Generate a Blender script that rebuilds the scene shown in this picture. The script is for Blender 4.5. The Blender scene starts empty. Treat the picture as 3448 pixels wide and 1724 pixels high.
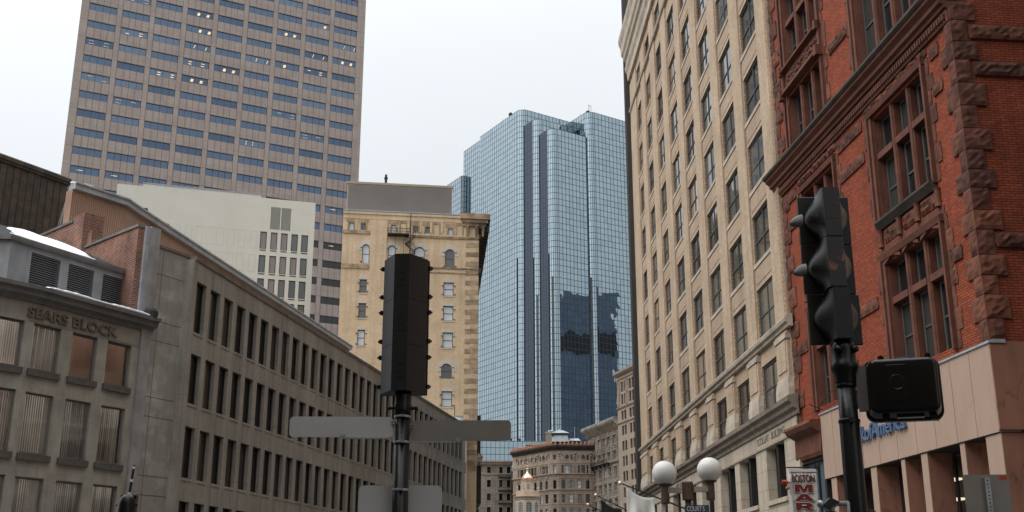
import bpy, bmesh, math, random
from mathutils import Vector, Matrix
random.seed(7)
S = bpy.context.scene
COL = S.collection
rad = math.radians

# ------------------------------------------------------------------ helpers
WHOLE = {'wall','mullion_grid','panel_joint','joint','stone_joint','standing_seam','louvre','vertical_blind','shutter_pin','sill_slot','dentil_band','dentils','ceiling_lamp','printed_face','window','pane','blank_panel','flashing','moulding','glazing'}
class MB:
    """collects geometry and links it as one mesh object"""
    def __init__(s): s.v = []; s.f = []; s.mi = []
    def add(s, vs, fs, m=0):
        n = len(s.v); s.v += [tuple(p) for p in vs]
        for f in fs: s.f.append([n + i for i in f]); s.mi.append(m)
    def quad(s, a, b, c, d, m=0): s.add([a, b, c, d], [(0, 1, 2, 3)], m)
    def box(s, x0, x1, y0, y1, z0, z1, m=0):
        s.add([(x0,y0,z0),(x1,y0,z0),(x1,y1,z0),(x0,y1,z0),(x0,y0,z1),(x1,y0,z1),(x1,y1,z1),(x0,y1,z1)],
              [(0,3,2,1),(4,5,6,7),(0,1,5,4),(1,2,6,5),(2,3,7,6),(3,0,4,7)], m)
    def prism(s, pts, z0, z1, m=0, cap=True):
        n = len(pts); vs = [(x,y,z0) for x,y in pts] + [(x,y,z1) for x,y in pts]
        fs = [(i,(i+1)%n,n+(i+1)%n,n+i) for i in range(n)]
        if cap: fs += [tuple(range(n-1,-1,-1)), tuple(range(n,2*n))]
        s.add(vs, fs, m)
    def mould(s, prof, x0, x1, m=0):
        """profile of (y,z) points run along x"""
        n = len(prof); vs = [(x0,y,z) for y,z in prof] + [(x1,y,z) for y,z in prof]
        s.add(vs, [(i,(i+1)%n,n+(i+1)%n,n+i) for i in range(n)] + [tuple(range(n-1,-1,-1)), tuple(range(n,2*n))], m)
    def plate(s, pts, y0, y1, m=0):
        """outline of (x,z) points with a thickness in y"""
        n = len(pts); vs = [(x,y0,z) for x,z in pts] + [(x,y1,z) for x,z in pts]
        s.add(vs, [(i,(i+1)%n,n+(i+1)%n,n+i) for i in range(n)] + [tuple(range(n-1,-1,-1)), tuple(range(n,2*n))], m)
    def loft(s, rings, m=0, cap=True, closed=True):
        n = len(rings[0]); vs = [p for r in rings for p in r]; fs = []
        for k in range(len(rings)-1):
            for i in range(n if closed else n-1):
                j = (i+1) % n; fs.append((k*n+i, k*n+j, (k+1)*n+j, (k+1)*n+i))
        if cap: fs += [tuple(range(n-1,-1,-1)), tuple((len(rings)-1)*n+i for i in range(n))]
        s.add(vs, fs, m)
    def lathe(s, prof, c=(0,0,0), n=16, m=0, ph=0.0):
        s.loft([[(c[0]+r*math.cos(ph+2*math.pi*i/n), c[1]+r*math.sin(ph+2*math.pi*i/n), c[2]+z) for i in range(n)] for r, z in prof], m)
    def tube(s, p0, p1, r0, r1=None, n=10, m=0):
        p0 = Vector(p0); p1 = Vector(p1); r1 = r0 if r1 is None else r1
        d = (p1-p0).normalized(); a = d.orthogonal().normalized(); b = d.cross(a)
        ring = lambda p, r: [tuple(p + a*r*math.cos(2*math.pi*i/n) + b*r*math.sin(2*math.pi*i/n)) for i in range(n)]
        s.loft([ring(p0, r0), ring(p1, r1)], m)
    def sphere(s, c, r, n=16, k=10, m=0):
        s.lathe([(max(1e-4, r*math.sin(math.pi*i/k)), -r*math.cos(math.pi*i/k)) for i in range(k+1)], c, n, m)
    def mesh(s, name, mats, smooth=False, recalc=False):
        me = bpy.data.meshes.new(name); me.from_pydata(s.v, [], s.f)
        for m in (mats if isinstance(mats, (list, tuple)) else [mats]): me.materials.append(m)
        me.polygons.foreach_set('material_index', s.mi)
        if smooth: me.polygons.foreach_set('use_smooth', [True]*len(me.polygons))
        if recalc:
            b = bmesh.new(); b.from_mesh(me); bmesh.ops.recalc_face_normals(b, faces=b.faces); b.to_mesh(me); b.free()
        me.update(); return me
    def clusters(s, tol=.03):
        par = list(range(len(s.v)))
        def find(i):
            while par[i] != i: par[i] = par[par[i]]; i = par[i]
            return i
        for f in s.f:
            for i in f[1:]:
                a, b = find(f[0]), find(i)
                if a != b: par[b] = a
        comp = {}
        for k, f in enumerate(s.f): comp.setdefault(find(f[0]), []).append(k)
        comps = list(comp.values()); bb = []
        for c in comps:
            vs = [s.v[i] for k in c for i in s.f[k]]
            bb.append([min(v[a] for v in vs)-tol for a in range(3)] + [max(v[a] for v in vs)+tol for a in range(3)])
        g = list(range(len(comps)))
        def fg(i):
            while g[i] != i: g[i] = g[g[i]]; i = g[i]
            return i
        order = sorted(range(len(comps)), key=lambda i: bb[i][0])
        for n, i in enumerate(order):
            for j in order[n+1:]:
                if bb[j][0] > bb[i][3]: break
                if all(bb[i][a] <= bb[j][a+3] and bb[j][a] <= bb[i][a+3] for a in (1, 2)):
                    a, b = fg(i), fg(j)
                    if a != b: g[b] = a
        out = {}
        for i, c in enumerate(comps): out.setdefault(fg(i), []).extend(c)
        return [sorted(c) for c in out.values()]
    def build(s, name, mats, parent=None, smooth=False, recalc=False, loc=None, rz=0, whole=False):
        if parent is None or whole or name in WHOLE: return link(name, s.mesh(name, mats, smooth, recalc), parent, loc, rz)
        cl = s.clusters()
        if not 2 <= len(cl) <= 100:
            o = link(name, s.mesh(name, mats, smooth, recalc), parent, loc, rz)
            if len(cl) > 100: o['kind'] = 'stuff'
            return o
        for c in cl:                    # pieces that do not touch become parts of their own
            m = MB(); mp = {}
            for k in c:
                f = []
                for i in s.f[k]:
                    if i not in mp: mp[i] = len(m.v); m.v.append(s.v[i])
                    f.append(mp[i])
                m.f.append(f); m.mi.append(s.mi[k])
            o = link(name, m.mesh(name, mats, smooth, recalc), parent, loc, rz)
        return o

def link(name, me, parent=None, loc=None, rz=0):
    o = bpy.data.objects.new(name, me); COL.objects.link(o); o.parent = parent
    if loc is not None: o.location = loc
    if rz: o.rotation_euler = (0, 0, rz)
    return o
def tag(o, label, cat, group=None):
    o['label'] = label; o['category'] = cat
    if group: o['group'] = group
    return o
def empty(name, loc, rz, label, cat, group=None):
    o = bpy.data.objects.new(name, None); COL.objects.link(o); o.location = loc; o.rotation_euler = (0, 0, rz)
    o.empty_display_size = .3
    return tag(o, label, cat, group)
def bevel_mesh(me, w, seg=2, ang=30):
    b = bmesh.new(); b.from_mesh(me)
    bmesh.ops.remove_doubles(b, verts=b.verts, dist=1e-5)
    bmesh.ops.recalc_face_normals(b, faces=b.faces)
    es = [e for e in b.edges if len(e.link_faces) == 2 and e.calc_face_angle(0) > rad(ang)]
    bmesh.ops.bevel(b, geom=es, offset=w, segments=seg, profile=.5, affect='EDGES')
    b.to_mesh(me); b.free(); me.update(); return me
def shade(me, ang=40):
    me.polygons.foreach_set('use_smooth', [True]*len(me.polygons))
    try: me.set_sharp_from_angle(angle=rad(ang))
    except Exception: pass
    return me
def text_mb(txt, w, h, thick, off=0.0, bold=0.0, curve=None):
    """letters as a solid, fitted into w x h, standing in the x-z plane, facing -y, lower left at 0,0"""
    cu = bpy.data.curves.new('lettering', 'FONT'); cu.body = txt; cu.extrude = .05; cu.offset = bold
    o = bpy.data.objects.new('lettering', cu); COL.objects.link(o)
    bpy.context.view_layer.update()
    me = bpy.data.meshes.new_from_object(o.evaluated_get(bpy.context.evaluated_depsgraph_get()))
    COL.objects.unlink(o); bpy.data.objects.remove(o)
    xs = [v.co.x for v in me.vertices]; ys = [v.co.y for v in me.vertices]
    x0, x1, y0, y1 = min(xs), max(xs), min(ys), max(ys)
    mb = MB()
    mb.add([((v.co.x-x0)/(x1-x0)*w, -thick*(v.co.z+.05)/.1 + off, (v.co.y-y0)/(y1-y0)*h) for v in me.vertices],
           [tuple(p.vertices) for p in me.polygons])
    bpy.data.meshes.remove(me); return mb
def shift(mb, dx, dy, dz):
    mb.v = [(x+dx, y+dy, z+dz) for x, y, z in mb.v]; return mb

# ------------------------------------------------------------------ materials
def nodes(name):
    m = bpy.data.materials.new(name); m.use_nodes = True
    nt = m.node_tree; b = nt.nodes['Principled BSDF']
    return m, nt, b
def N(nt, t, **k):
    n = nt.nodes.new(t)
    for a, v in k.items():
        if a.startswith('i_'): n.inputs[a[2:].replace('_', ' ')].default_value = v
        else: setattr(n, a, v)
    return n
def rgb(c): return (c[0], c[1], c[2], 1)
def mixc(nt, fac, a, b, mode='MIX'):
    n = nt.nodes.new('ShaderNodeMix'); n.data_type = 'RGBA'; n.blend_type = mode
    for sock, v in ((n.inputs[0], fac), (n.inputs[6], a), (n.inputs[7], b)):
        if hasattr(v, 'links'): nt.links.new(v, sock)
        else: sock.default_value = v if not isinstance(v, tuple) or len(v) == 4 else rgb(v)
    return n.outputs[2]
def math_(nt, op, a, b=0.0):
    n = nt.nodes.new('ShaderNodeMath'); n.operation = op
    for i, v in enumerate((a, b)):
        if hasattr(v, 'links'): nt.links.new(v, n.inputs[i])
        else: n.inputs[i].default_value = v
    return n.outputs[0]
def noise(nt, vec, scale, detail=4, rough=.55):
    n = N(nt, 'ShaderNodeTexNoise'); n.inputs['Scale'].default_value = scale; n.inputs['Detail'].default_value = detail
    n.inputs['Roughness'].default_value = rough
    nt.links.new(vec, n.inputs['Vector']); return n.outputs['Fac']
def ramp(nt, fac, lo, hi, a=0.0, b=1.0):
    n = N(nt, 'ShaderNodeMapRange'); n.inputs['From Min'].default_value = lo; n.inputs['From Max'].default_value = hi
    n.inputs['To Min'].default_value = a; n.inputs['To Max'].default_value = b
    nt.links.new(fac, n.inputs['Value']); return n.outputs['Result']
def bump(nt, b, h, strength=.3, dist=.02):
    n = N(nt, 'ShaderNodeBump'); n.inputs['Strength'].default_value = strength; n.inputs['Distance'].default_value = dist
    nt.links.new(h, n.inputs['Height']); nt.links.new(n.outputs['Normal'], b.inputs['Normal'])
def facevec(nt):
    """object coordinates laid on the face: along the wall, up the wall"""
    tc = N(nt, 'ShaderNodeTexCoord'); sp = N(nt, 'ShaderNodeSeparateXYZ'); sn = N(nt, 'ShaderNodeSeparateXYZ')
    nt.links.new(tc.outputs['Object'], sp.inputs[0]); nt.links.new(tc.outputs['Normal'], sn.inputs[0])
    side = math_(nt, 'GREATER_THAN', math_(nt, 'ABSOLUTE', sn.outputs['X']), .72)
    u = math_(nt, 'ADD', math_(nt, 'MULTIPLY', sp.outputs['X'], math_(nt, 'SUBTRACT', 1.0, side)), math_(nt, 'MULTIPLY', sp.outputs['Y'], side))
    top = math_(nt, 'GREATER_THAN', math_(nt, 'ABSOLUTE', sn.outputs['Z']), .72)
    v = math_(nt, 'ADD', math_(nt, 'MULTIPLY', sp.outputs['Z'], math_(nt, 'SUBTRACT', 1.0, top)), math_(nt, 'MULTIPLY', sp.outputs['Y'], top))
    c = N(nt, 'ShaderNodeCombineXYZ'); nt.links.new(u, c.inputs[0]); nt.links.new(v, c.inputs[1])
    return tc, sp, c.outputs[0]
def masonry(name, c1, c2, mortar, bw, bh, ms=.012, rough=.85, bmp=.4, stain=.3, offset=.5, streak=0.2, bias=0.0, fine=.12):
    m, nt, b = nodes(name); tc, sp, vec = facevec(nt)
    br = N(nt, 'ShaderNodeTexBrick'); br.offset = offset
    for k, v in (('Color1', rgb(c1)), ('Color2', rgb(c2)), ('Mortar', rgb(mortar))): br.inputs[k].default_value = v
    br.inputs['Scale'].default_value = 1; br.inputs['Mortar Size'].default_value = ms; br.inputs['Mortar Smooth'].default_value = .1
    br.inputs['Bias'].default_value = bias
    br.inputs['Brick Width'].default_value = bw; br.inputs['Row Height'].default_value = bh
    nt.links.new(vec, br.inputs['Vector'])
    big = ramp(nt, noise(nt, tc.outputs['Object'], .35, 6, .6), .3, .7, 1-stain, 1+stain*.4)
    fn = ramp(nt, noise(nt, tc.outputs['Object'], 5, 4), .25, .75, 1-fine, 1+fine)
    mp = N(nt, 'ShaderNodeMapping'); mp.inputs['Scale'].default_value = (1.6, .07, 1); nt.links.new(vec, mp.inputs['Vector'])
    st = ramp(nt, noise(nt, mp.outputs[0], 1.3, 5, .6), .45, .75, 1, 1-streak)
    mul = math_(nt, 'MULTIPLY', math_(nt, 'MULTIPLY', big, fn), st)
    cc = N(nt, 'ShaderNodeCombineColor'); 
    for i in range(3): nt.links.new(mul, cc.inputs[i])
    nt.links.new(mixc(nt, 1.0, br.outputs['Color'], cc.outputs[0], 'MULTIPLY'), b.inputs['Base Color'])
    b.inputs['Roughness'].default_value = rough; b.inputs['Specular IOR Level'].default_value = .25
    h = math_(nt, 'SUBTRACT', math_(nt, 'MULTIPLY', noise(nt, tc.outputs['Object'], 14, 3), .4), br.outputs['Fac'])
    bump(nt, b, h, bmp, .015)
    return m
def plain(name, c, rough=.7, vary=.15, scale=2.0, metal=0.0, bmp=.0, spec=.3, streak=0.0, c2=None, lo=.4, hi=.65, bscale=30, coat=0):
    m, nt, b = nodes(name); tc = N(nt, 'ShaderNodeTexCoord')
    f = ramp(nt, noise(nt, tc.outputs['Object'], scale, 6, .6), lo, hi)
    d = tuple(x*(1-vary) for x in c) if c2 is None else c2
    col = mixc(nt, f, rgb(c), rgb(d))
    if streak:
        mp = N(nt, 'ShaderNodeMapping'); mp.inputs['Scale'].default_value = (2.2, 2.2, .12); nt.links.new(tc.outputs['Object'], mp.inputs['Vector'])
        col = mixc(nt, ramp(nt, noise(nt, mp.outputs[0], 1.6, 5, .65), .5, .75, 0, streak), col, rgb(tuple(x*.45 for x in c)))
    nt.links.new(col, b.inputs['Base Color'])
    b.inputs['Roughness'].default_value = rough; b.inputs['Metallic'].default_value = metal; b.inputs['Specular IOR Level'].default_value = spec
    b.inputs['Coat Weight'].default_value = coat
    if bmp: bump(nt, b, noise(nt, tc.outputs['Object'], bscale, 5, .6), bmp, .02)
    return m
def glass(name, c, rough=.04, metal=0.0, ior=1.55, warp=.0, wscale=.5, wdist=.05):
    m, nt, b = nodes(name); tc = N(nt, 'ShaderNodeTexCoord')
    f = noise(nt, tc.outputs['Object'], .5, 2)
    nt.links.new(mixc(nt, f, rgb(c), rgb(tuple(x*.7 for x in c))), b.inputs['Base Color'])
    b.inputs['Roughness'].default_value = rough; b.inputs['Metallic'].default_value = metal; b.inputs['IOR'].default_value = ior
    if warp: bump(nt, b, noise(nt, tc.outputs['Object'], wscale, 2, .4), warp, wdist)
    return m
def emit(name, c, s):
    m, nt, b = nodes(name); b.inputs['Base Color'].default_value = rgb(c)
    b.inputs['Emission Color'].default_value = rgb(c); b.inputs['Emission Strength'].default_value = s
    return m
def clear_glass(name):
    m, nt, b = nodes(name); nt.nodes.remove(b)
    tr = N(nt, 'ShaderNodeBsdfTransparent'); gl = N(nt, 'ShaderNodeBsdfGlossy'); fr = N(nt, 'ShaderNodeFresnel'); fr.inputs[0].default_value = 1.75
    tr.inputs[0].default_value = (.95, .96, .95, 1); gl.inputs['Roughness'].default_value = .02
    mx = N(nt, 'ShaderNodeMixShader'); nt.links.new(fr.outputs[0], mx.inputs[0]); nt.links.new(tr.outputs[0], mx.inputs[1]); nt.links.new(gl.outputs[0], mx.inputs[2])
    nt.links.new(mx.outputs[0], nt.nodes['Material Output'].inputs[0]); return m

M = {}
M['beige_brick'] = masonry('beige_brick', (.53,.40,.285), (.44,.325,.225), (.39,.315,.235), .24, .075, .010, stain=.22, bmp=.5)
M['beige_brick_dark'] = masonry('beige_spandrel_brick', (.47,.345,.245), (.40,.295,.205), (.35,.27,.20), .24, .075, .010, stain=.22, bmp=.5)
M['red_jamb_brick'] = masonry('jamb_brick', (.46,.29,.18), (.40,.25,.15), (.16,.10,.07), .45, .22, .022, stain=.15)
M['limestone'] = masonry('limestone', (.50,.43,.34), (.46,.39,.31), (.25,.21,.17), 1.5, .9, .012, stain=.25, streak=.3)
M['limestone_plain'] = plain('limestone_trim', (.48,.41,.33), .8, .3, 1.2, bmp=.15, streak=.5)
M['dirt_shade_limestone'] = plain('dirt_and_soffit_shade_limestone', (.24,.20,.165), .85, .4, 1.2, bmp=.2, streak=.6)  # dark tone for dirt and for the shaded soffit
M['red_brick'] = masonry('red_brick', (.36,.078,.030), (.24,.050,.023), (.07,.026,.020), .30, .085, .012, stain=.25, bmp=.6)
M['brownstone'] = masonry('brownstone', (.20,.082,.055), (.165,.068,.047), (.20,.11,.085), 1.0, .55, .012, stain=.35, bmp=1.0, streak=.4)
M['brownstone_rock'] = plain('rock_faced_brownstone', (.150,.060,.040), .9, .6, 1.6, bmp=1.0, bscale=5)
M['brownstone_rock_dark'] = plain('rock_faced_brownstone_dark', (.105,.046,.033), .9, .5, 2)
M['brownstone_rock_red'] = plain('rock_faced_brownstone_red', (.19,.072,.044), .9, .45, 1.8)
M['brownstone_trim'] = plain('brownstone_trim', (.145,.055,.034), .75, .35, 1.5, bmp=.25, streak=.5)
M['soot_shade_stone'] = plain('soot_shade_stone', (.075,.062,.05), .8, .5, 1.5, bmp=.3, streak=.4)
M['concrete'] = masonry('precast_concrete', (.315,.287,.245), (.295,.268,.228), (.20,.183,.158), 5.04, 3.71, .012, stain=.25, bmp=.15, streak=.4, offset=0)
M['concrete_end'] = plain('stained_concrete', (.26,.24,.205), .9, .3, .9, c2=(.40,.385,.355), lo=.48, hi=.7, bmp=.3, streak=.35)
M['concrete_trim'] = plain('concrete_trim', (.17,.14,.11), .9, .3, 1.2, bmp=.2, streak=.4)
M['sears_stone'] = plain('sandstone', (.34,.315,.265), .9, .3, .8, bmp=.25, streak=.45, bscale=22)
M['sears_sill'] = plain('dark_sill_stone', (.11,.10,.088), .85, .4, 2, bmp=.3, streak=.4)
M['grey_metal'] = plain('painted_grey_metal', (.27,.28,.29), .55, .2, 1.2, streak=.3)
M['grey_metal_dark'] = plain('dark_grey_fascia', (.17,.165,.155), .5, .3, 1.5, streak=.3)
M['grey_metal_light'] = plain('light_grey_flashing', (.36,.37,.39), .5, .25, 1.2, streak=.35)
M['hood_grey'] = plain('highlight_grey_hood', (.24,.24,.235), .55, .3, 20)  # grey put in for the pale highlights on the side hoods
M['strip_metal'] = plain('weathered_metal_strip', (.31,.30,.285), .6, .3, 1, streak=.4)
M['shingle'] = masonry('slate_shingles', (.055,.058,.065), (.04,.042,.048), (.02,.02,.022), .4, .16, .02, stain=.4)
M['snow'] = plain('old_snow', (.86,.88,.92), .6, .06, 3, bmp=.4, bscale=9)
M['old_brick'] = masonry('old_red_brick', (.36,.11,.06), (.13,.07,.055), (.36,.28,.23), .30, .10, .016, stain=.65, bmp=.6, streak=.25)
M['tan_panel'] = None
M['granite_pink'] = masonry('pink_granite', (.37,.30,.263), (.335,.272,.24), (.14,.116,.10), 1.503, 3.655, .012, stain=.12, bmp=.05, offset=0, streak=.1, rough=.6, fine=.04)
M['cream'] = plain('cream_stucco', (.585,.565,.495), .85, .06, .3, bmp=.05, streak=.1)
M['cream_line'] = plain('cream_joint', (.50,.465,.38), .85, .1, .3)
M['yellow_brick'] = masonry('yellow_brick', (.73,.545,.36), (.65,.475,.30), (.61,.46,.31), .26, .09, .012, stain=.2, bmp=.2, streak=.2)
M['yellow_trim'] = plain('weathered_sandstone', (.46,.33,.21), .85, .55, .9, bmp=.3, streak=.5)
M['quoin_pale'] = plain('pale_quoin', (.62,.46,.30), .85, .4, .8, bmp=.2, streak=.3)
M['arch_pale'] = plain('pale_arch_stone', (.58,.53,.44), .85, .15, 1.5)
M['louvre_tan'] = plain('taupe_louvre', (.48,.435,.40), .6, .1, .4)
M['grey_stone'] = masonry('grey_granite', (.36,.31,.26), (.31,.265,.225), (.17,.145,.125), 1.6, .55, .035, stain=.35, bmp=.5, streak=.25)
M['tan_stone'] = masonry('tan_limestone', (.40,.315,.25), (.36,.28,.22), (.20,.155,.125), 1.4, .6, .04, stain=.25, bmp=.5, streak=.25)
M['tan_stone_plain'] = plain('tan_limestone_smooth', (.42,.33,.26), .85, .25, .6, bmp=.15, streak=.25)
M['ornate_stone'] = masonry('ornate_limestone', (.41,.35,.285), (.36,.305,.25), (.18,.15,.125), 1.5, .62, .05, stain=.4, bmp=.5, streak=.35)
M['ornate_trim'] = plain('weathered_limestone', (.40,.34,.28), .85, .5, .8, bmp=.5, bscale=3, streak=.4)
M['sand_stone'] = plain('sand_limestone', (.42,.335,.26), .85, .15, .4, streak=.15)
M['granite_block'] = masonry('pale_granite_blocks', (.47,.42,.38), (.40,.36,.33), (.22,.19,.17), 1.1, .55, .03, stain=.2, bmp=.3)
M['dark_steel'] = plain('dark_bronze_steel', (.030,.028,.026), .55, .25, .5)
M['bronze_edge'] = plain('brown_bronze_edge', (.085,.072,.065), .5, .2, .8)
M['terracotta'] = plain('terracotta', (.48,.20,.11), .8, .35, 2)
M['copper_green'] = plain('weathered_copper', (.33,.42,.43), .6, .35, .8, streak=.4)
M['zinc'] = plain('grey_zinc_roof', (.38,.43,.44), .5, .25, .8, streak=.3)
M['dark_roof'] = plain('dark_roof_metal', (.05,.05,.055), .5, .3, 1)
M['brown_copper'] = None
M['bank_granite'] = plain('pale_pink_granite', (.40,.27,.205), .55, .22, .7, spec=.4, streak=.3)
M['bank_granite_red'] = None
M['win_frame'] = plain('window_frame_grey', (.075,.078,.075), .5, .2, 3)
M['win_frame_dark'] = plain('window_frame_black', (.028,.027,.026), .45, .2, 3)
M['win_frame_white'] = plain('window_frame_white', (.62,.62,.60), .5, .15, 3)
M['win_frame_taupe'] = plain('window_frame_taupe', (.16,.15,.135), .6, .25, 3)
M['glass_dark'] = glass('dark_window_glass', (.014,.015,.016))
M['glass_grey'] = glass('grey_window_glass', (.10,.105,.10), ior=1.7)
M['glass_mid'] = glass('green_grey_window_glass', (.045,.050,.048), ior=1.8)
M['glass_tan'] = glass('window_glass_with_pale_blind', (.30,.23,.17), ior=1.6)
M['glass_pale'] = glass('sky_white_window_glass', (.66,.69,.70), rough=.1)  # pale base colour stands in for white sky reflected in the panes
M['glass_mauve'] = glass('tinted_mauve_glass', (.25,.205,.19), rough=.08)
M['glass_charcoal'] = glass('charcoal_glass', (.012,.0105,.0095), rough=.16, ior=1.35)
M['glass_brown'] = glass('brown_tinted_glass', (.045,.032,.025), rough=.12)
M['glass_charcoal2'] = glass('charcoal_glass_pale', (.028,.026,.024), rough=.08)
M['glass_blue'] = glass('blue_coated_glass', (.125,.172,.245), .06, .85)
M['glass_blue2'] = glass('blue_coated_glass_pale', (.16,.21,.28), .06, .8)
M['glass_blue3'] = glass('blue_coated_glass_deep', (.098,.138,.20), .06, .85)
M['glass_low'] = glass('black_lower_glass', (.018,.017,.017), .1)
M['glass_shop'] = glass('shop_glass', (.035,.028,.024), .06)
M['glass_shopblue'] = glass('blue_shop_panel', (.085,.12,.15), .35)
M['clear'] = clear_glass('clear_window_glass')
M['mullion'] = plain('tower_mullion', (.035,.04,.05), .4, .1, 1)
M['lamp_warm'] = emit('ceiling_lamp_warm', (1.0, .70, .38), .48)
M['lamp_dim'] = emit('ceiling_lamp_dim', (.62, .55, .52), .25)
M['lamp_white'] = emit('ceiling_lamp_white', (1.0, .86, .66), 1.1)
M['lamp_room'] = emit('office_ceiling_lamp', (1.0, .95, .89), 5.0)
M['room_tan'] = plain('office_room', (.34,.32,.30), .9, .3, 1)
M['black_paint'] = plain('black_gloss_paint', (.008,.008,.008), .30, .3, 6, spec=.3, bmp=.10, bscale=40)
M['black_matte'] = plain('black_polycarbonate', (.013,.013,.0128), .42, .25, 3, spec=.4)
M['worn_black'] = None
M['black_plastic'] = plain('black_moulded_plastic', (.006,.006,.006), .22, .2, 4, spec=.4, bmp=.03, bscale=20)
M['alum'] = plain('sheet_aluminium', (.46,.45,.43), .5, .1, 3, metal=.15, bmp=.02, spec=.4)
M['alum_dull'] = plain('dull_aluminium', (.23,.21,.18), .55, .15, 3, metal=.15, bmp=.02, spec=.4)
M['galv'] = plain('galvanised_steel', (.42,.43,.44), .4, .25, 12, metal=.7)
M['globe'] = plain('opal_globe', (.80,.78,.74), .35, .02, 1, spec=.5)
M['lamp_fitting'] = plain('bronze_fitting', (.13,.085,.06), .6, .35, 6)
M['lamp_arm'] = plain('cream_painted_arm', (.42,.38,.31), .6, .2, 6)
M['white_cloth'] = plain('white_cloth', (.66,.66,.62), .85, .06, 2)
M['black_cloth'] = plain('black_cloth', (.02,.02,.022), .85, .2, 2)
M['navy'] = plain('navy_ink', (.02,.03,.055), .7, .1, 4)
M['maroon'] = plain('maroon_ink', (.17,.022,.016), .7, .1, 4)
M['ink_white'] = plain('white_ink', (.74,.74,.72), .7, .03, 4)
M['letter_blue'] = plain('blue_letter_paint', (.09,.145,.24), .5, .1, 3)
M['gold'] = plain('gold_leaf', (.80,.60,.44), .34, .12, 4, metal=.75)
M['tower_cream'] = plain('cream_painted_wood', (.56,.43,.29), .7, .12, 1)
M['iron'] = plain('black_iron', (.025,.022,.02), .6, .2, 4)
M['red_lamp'] = plain('red_lamp_lens', (.40,.05,.03), .35, .2, 6)
M['amber'] = plain('amber_ball', (.50,.17,.08), .4, .2, 6)
M['sticker'] = plain('orange_red_sticker', (.45,.06,.03), .6, .1, 6)
M['blue_slate'] = plain('blue_grey_curtain_wall', (.12,.15,.205), .4, .2, .2)
M['asphalt'] = plain('asphalt', (.05,.05,.052), .9, .3, 1.5, bmp=.4)
M['paving'] = masonry('paving_slabs', (.26,.25,.24), (.22,.21,.20), (.12,.12,.11), .9, .9, .015)
M['ground'] = plain('city_ground', (.11,.105,.10), .9, .2, .3)
M['street_paint'] = plain('road_paint', (.72,.70,.64), .8, .15, 3)
M['curtain_pink'] = plain('salmon_curtain', (.84,.64,.54), .9, .3, 1.4, c2=(.76,.52,.42), streak=.35)
M['blind_cream'] = plain('cream_vertical_blind', (.80,.74,.68), .8, .08, 2)
M['room_dark'] = plain('dark_room', (.035,.028,.024), .9, .3, 1)
M['blue_street_sign'] = plain('dark_blue_sign_face', (.045,.085,.11), .5, .1, 3)

def translucent(m, w, t):
    nt = m.node_tree; b = nt.nodes['Principled BSDF']; tr = N(nt, 'ShaderNodeBsdfTranslucent'); tr.inputs[0].default_value = rgb(t)
    mx = N(nt, 'ShaderNodeMixShader'); mx.inputs[0].default_value = w
    nt.links.new(b.outputs[0], mx.inputs[1]); nt.links.new(tr.outputs[0], mx.inputs[2]); nt.links.new(mx.outputs[0], nt.nodes['Material Output'].inputs[0])
translucent(M['blind_cream'], .4, (.80,.77,.73)); translucent(M['curtain_pink'], .4, (.86,.72,.63))
def corrugated():
    m, nt, b = nodes('tan_corrugated_metal'); tc, sp, vec = facevec(nt)
    w = N(nt, 'ShaderNodeTexWave'); w.wave_type = 'BANDS'; w.bands_direction = 'X'; w.inputs['Scale'].default_value = 2.6
    w.inputs['Distortion'].default_value = 0; nt.links.new(vec, w.inputs['Vector'])
    st = noise(nt, tc.outputs['Object'], .6, 6)
    c = mixc(nt, ramp(nt, st, .4, .65), rgb((.42,.255,.175)), rgb((.33,.20,.14)))
    c = mixc(nt, ramp(nt, w.outputs['Fac'], .0, .3, .55, 0), c, rgb((.17,.085,.055)))
    nt.links.new(c, b.inputs['Base Color']); b.inputs['Roughness'].default_value = .6
    bump(nt, b, w.outputs['Fac'], .8, .06); return m
M['tan_panel'] = corrugated()
def brown_copper():
    m, nt, b = nodes('dark_brown_copper_cladding'); tc, sp, vec = facevec(nt)
    mp = N(nt, 'ShaderNodeMapping'); mp.inputs['Rotation'].default_value = (0, 0, rad(90)); nt.links.new(vec, mp.inputs['Vector'])
    br = N(nt, 'ShaderNodeTexBrick'); br.offset = .5
    for k, v in (('Color1', rgb((.040,.029,.022))), ('Color2', rgb((.055,.040,.029))), ('Mortar', rgb((.012,.009,.008)))): br.inputs[k].default_value = v
    br.inputs['Scale'].default_value = 1; br.inputs['Brick Width'].default_value = 1.25; br.inputs['Row Height'].default_value = .52; br.inputs['Mortar Size'].default_value = .022
    nt.links.new(mp.outputs[0], br.inputs['Vector'])
    st = ramp(nt, noise(nt, tc.outputs['Object'], 1.3, 5), .35, .7, .7, 1.5)
    cc = N(nt, 'ShaderNodeCombineColor')
    for i in range(3): nt.links.new(st, cc.inputs[i])
    nt.links.new(mixc(nt, 1.0, br.outputs['Color'], cc.outputs[0], 'MULTIPLY'), b.inputs['Base Color'])
    b.inputs['Roughness'].default_value = .5; b.inputs['Metallic'].default_value = .2
    wv = noise(nt, tc.outputs['Object'], 1.1, 2)
    bump(nt, b, math_(nt, 'SUBTRACT', wv, br.outputs['Fac']), .5, .06); return m
M['brown_copper'] = brown_copper()
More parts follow.
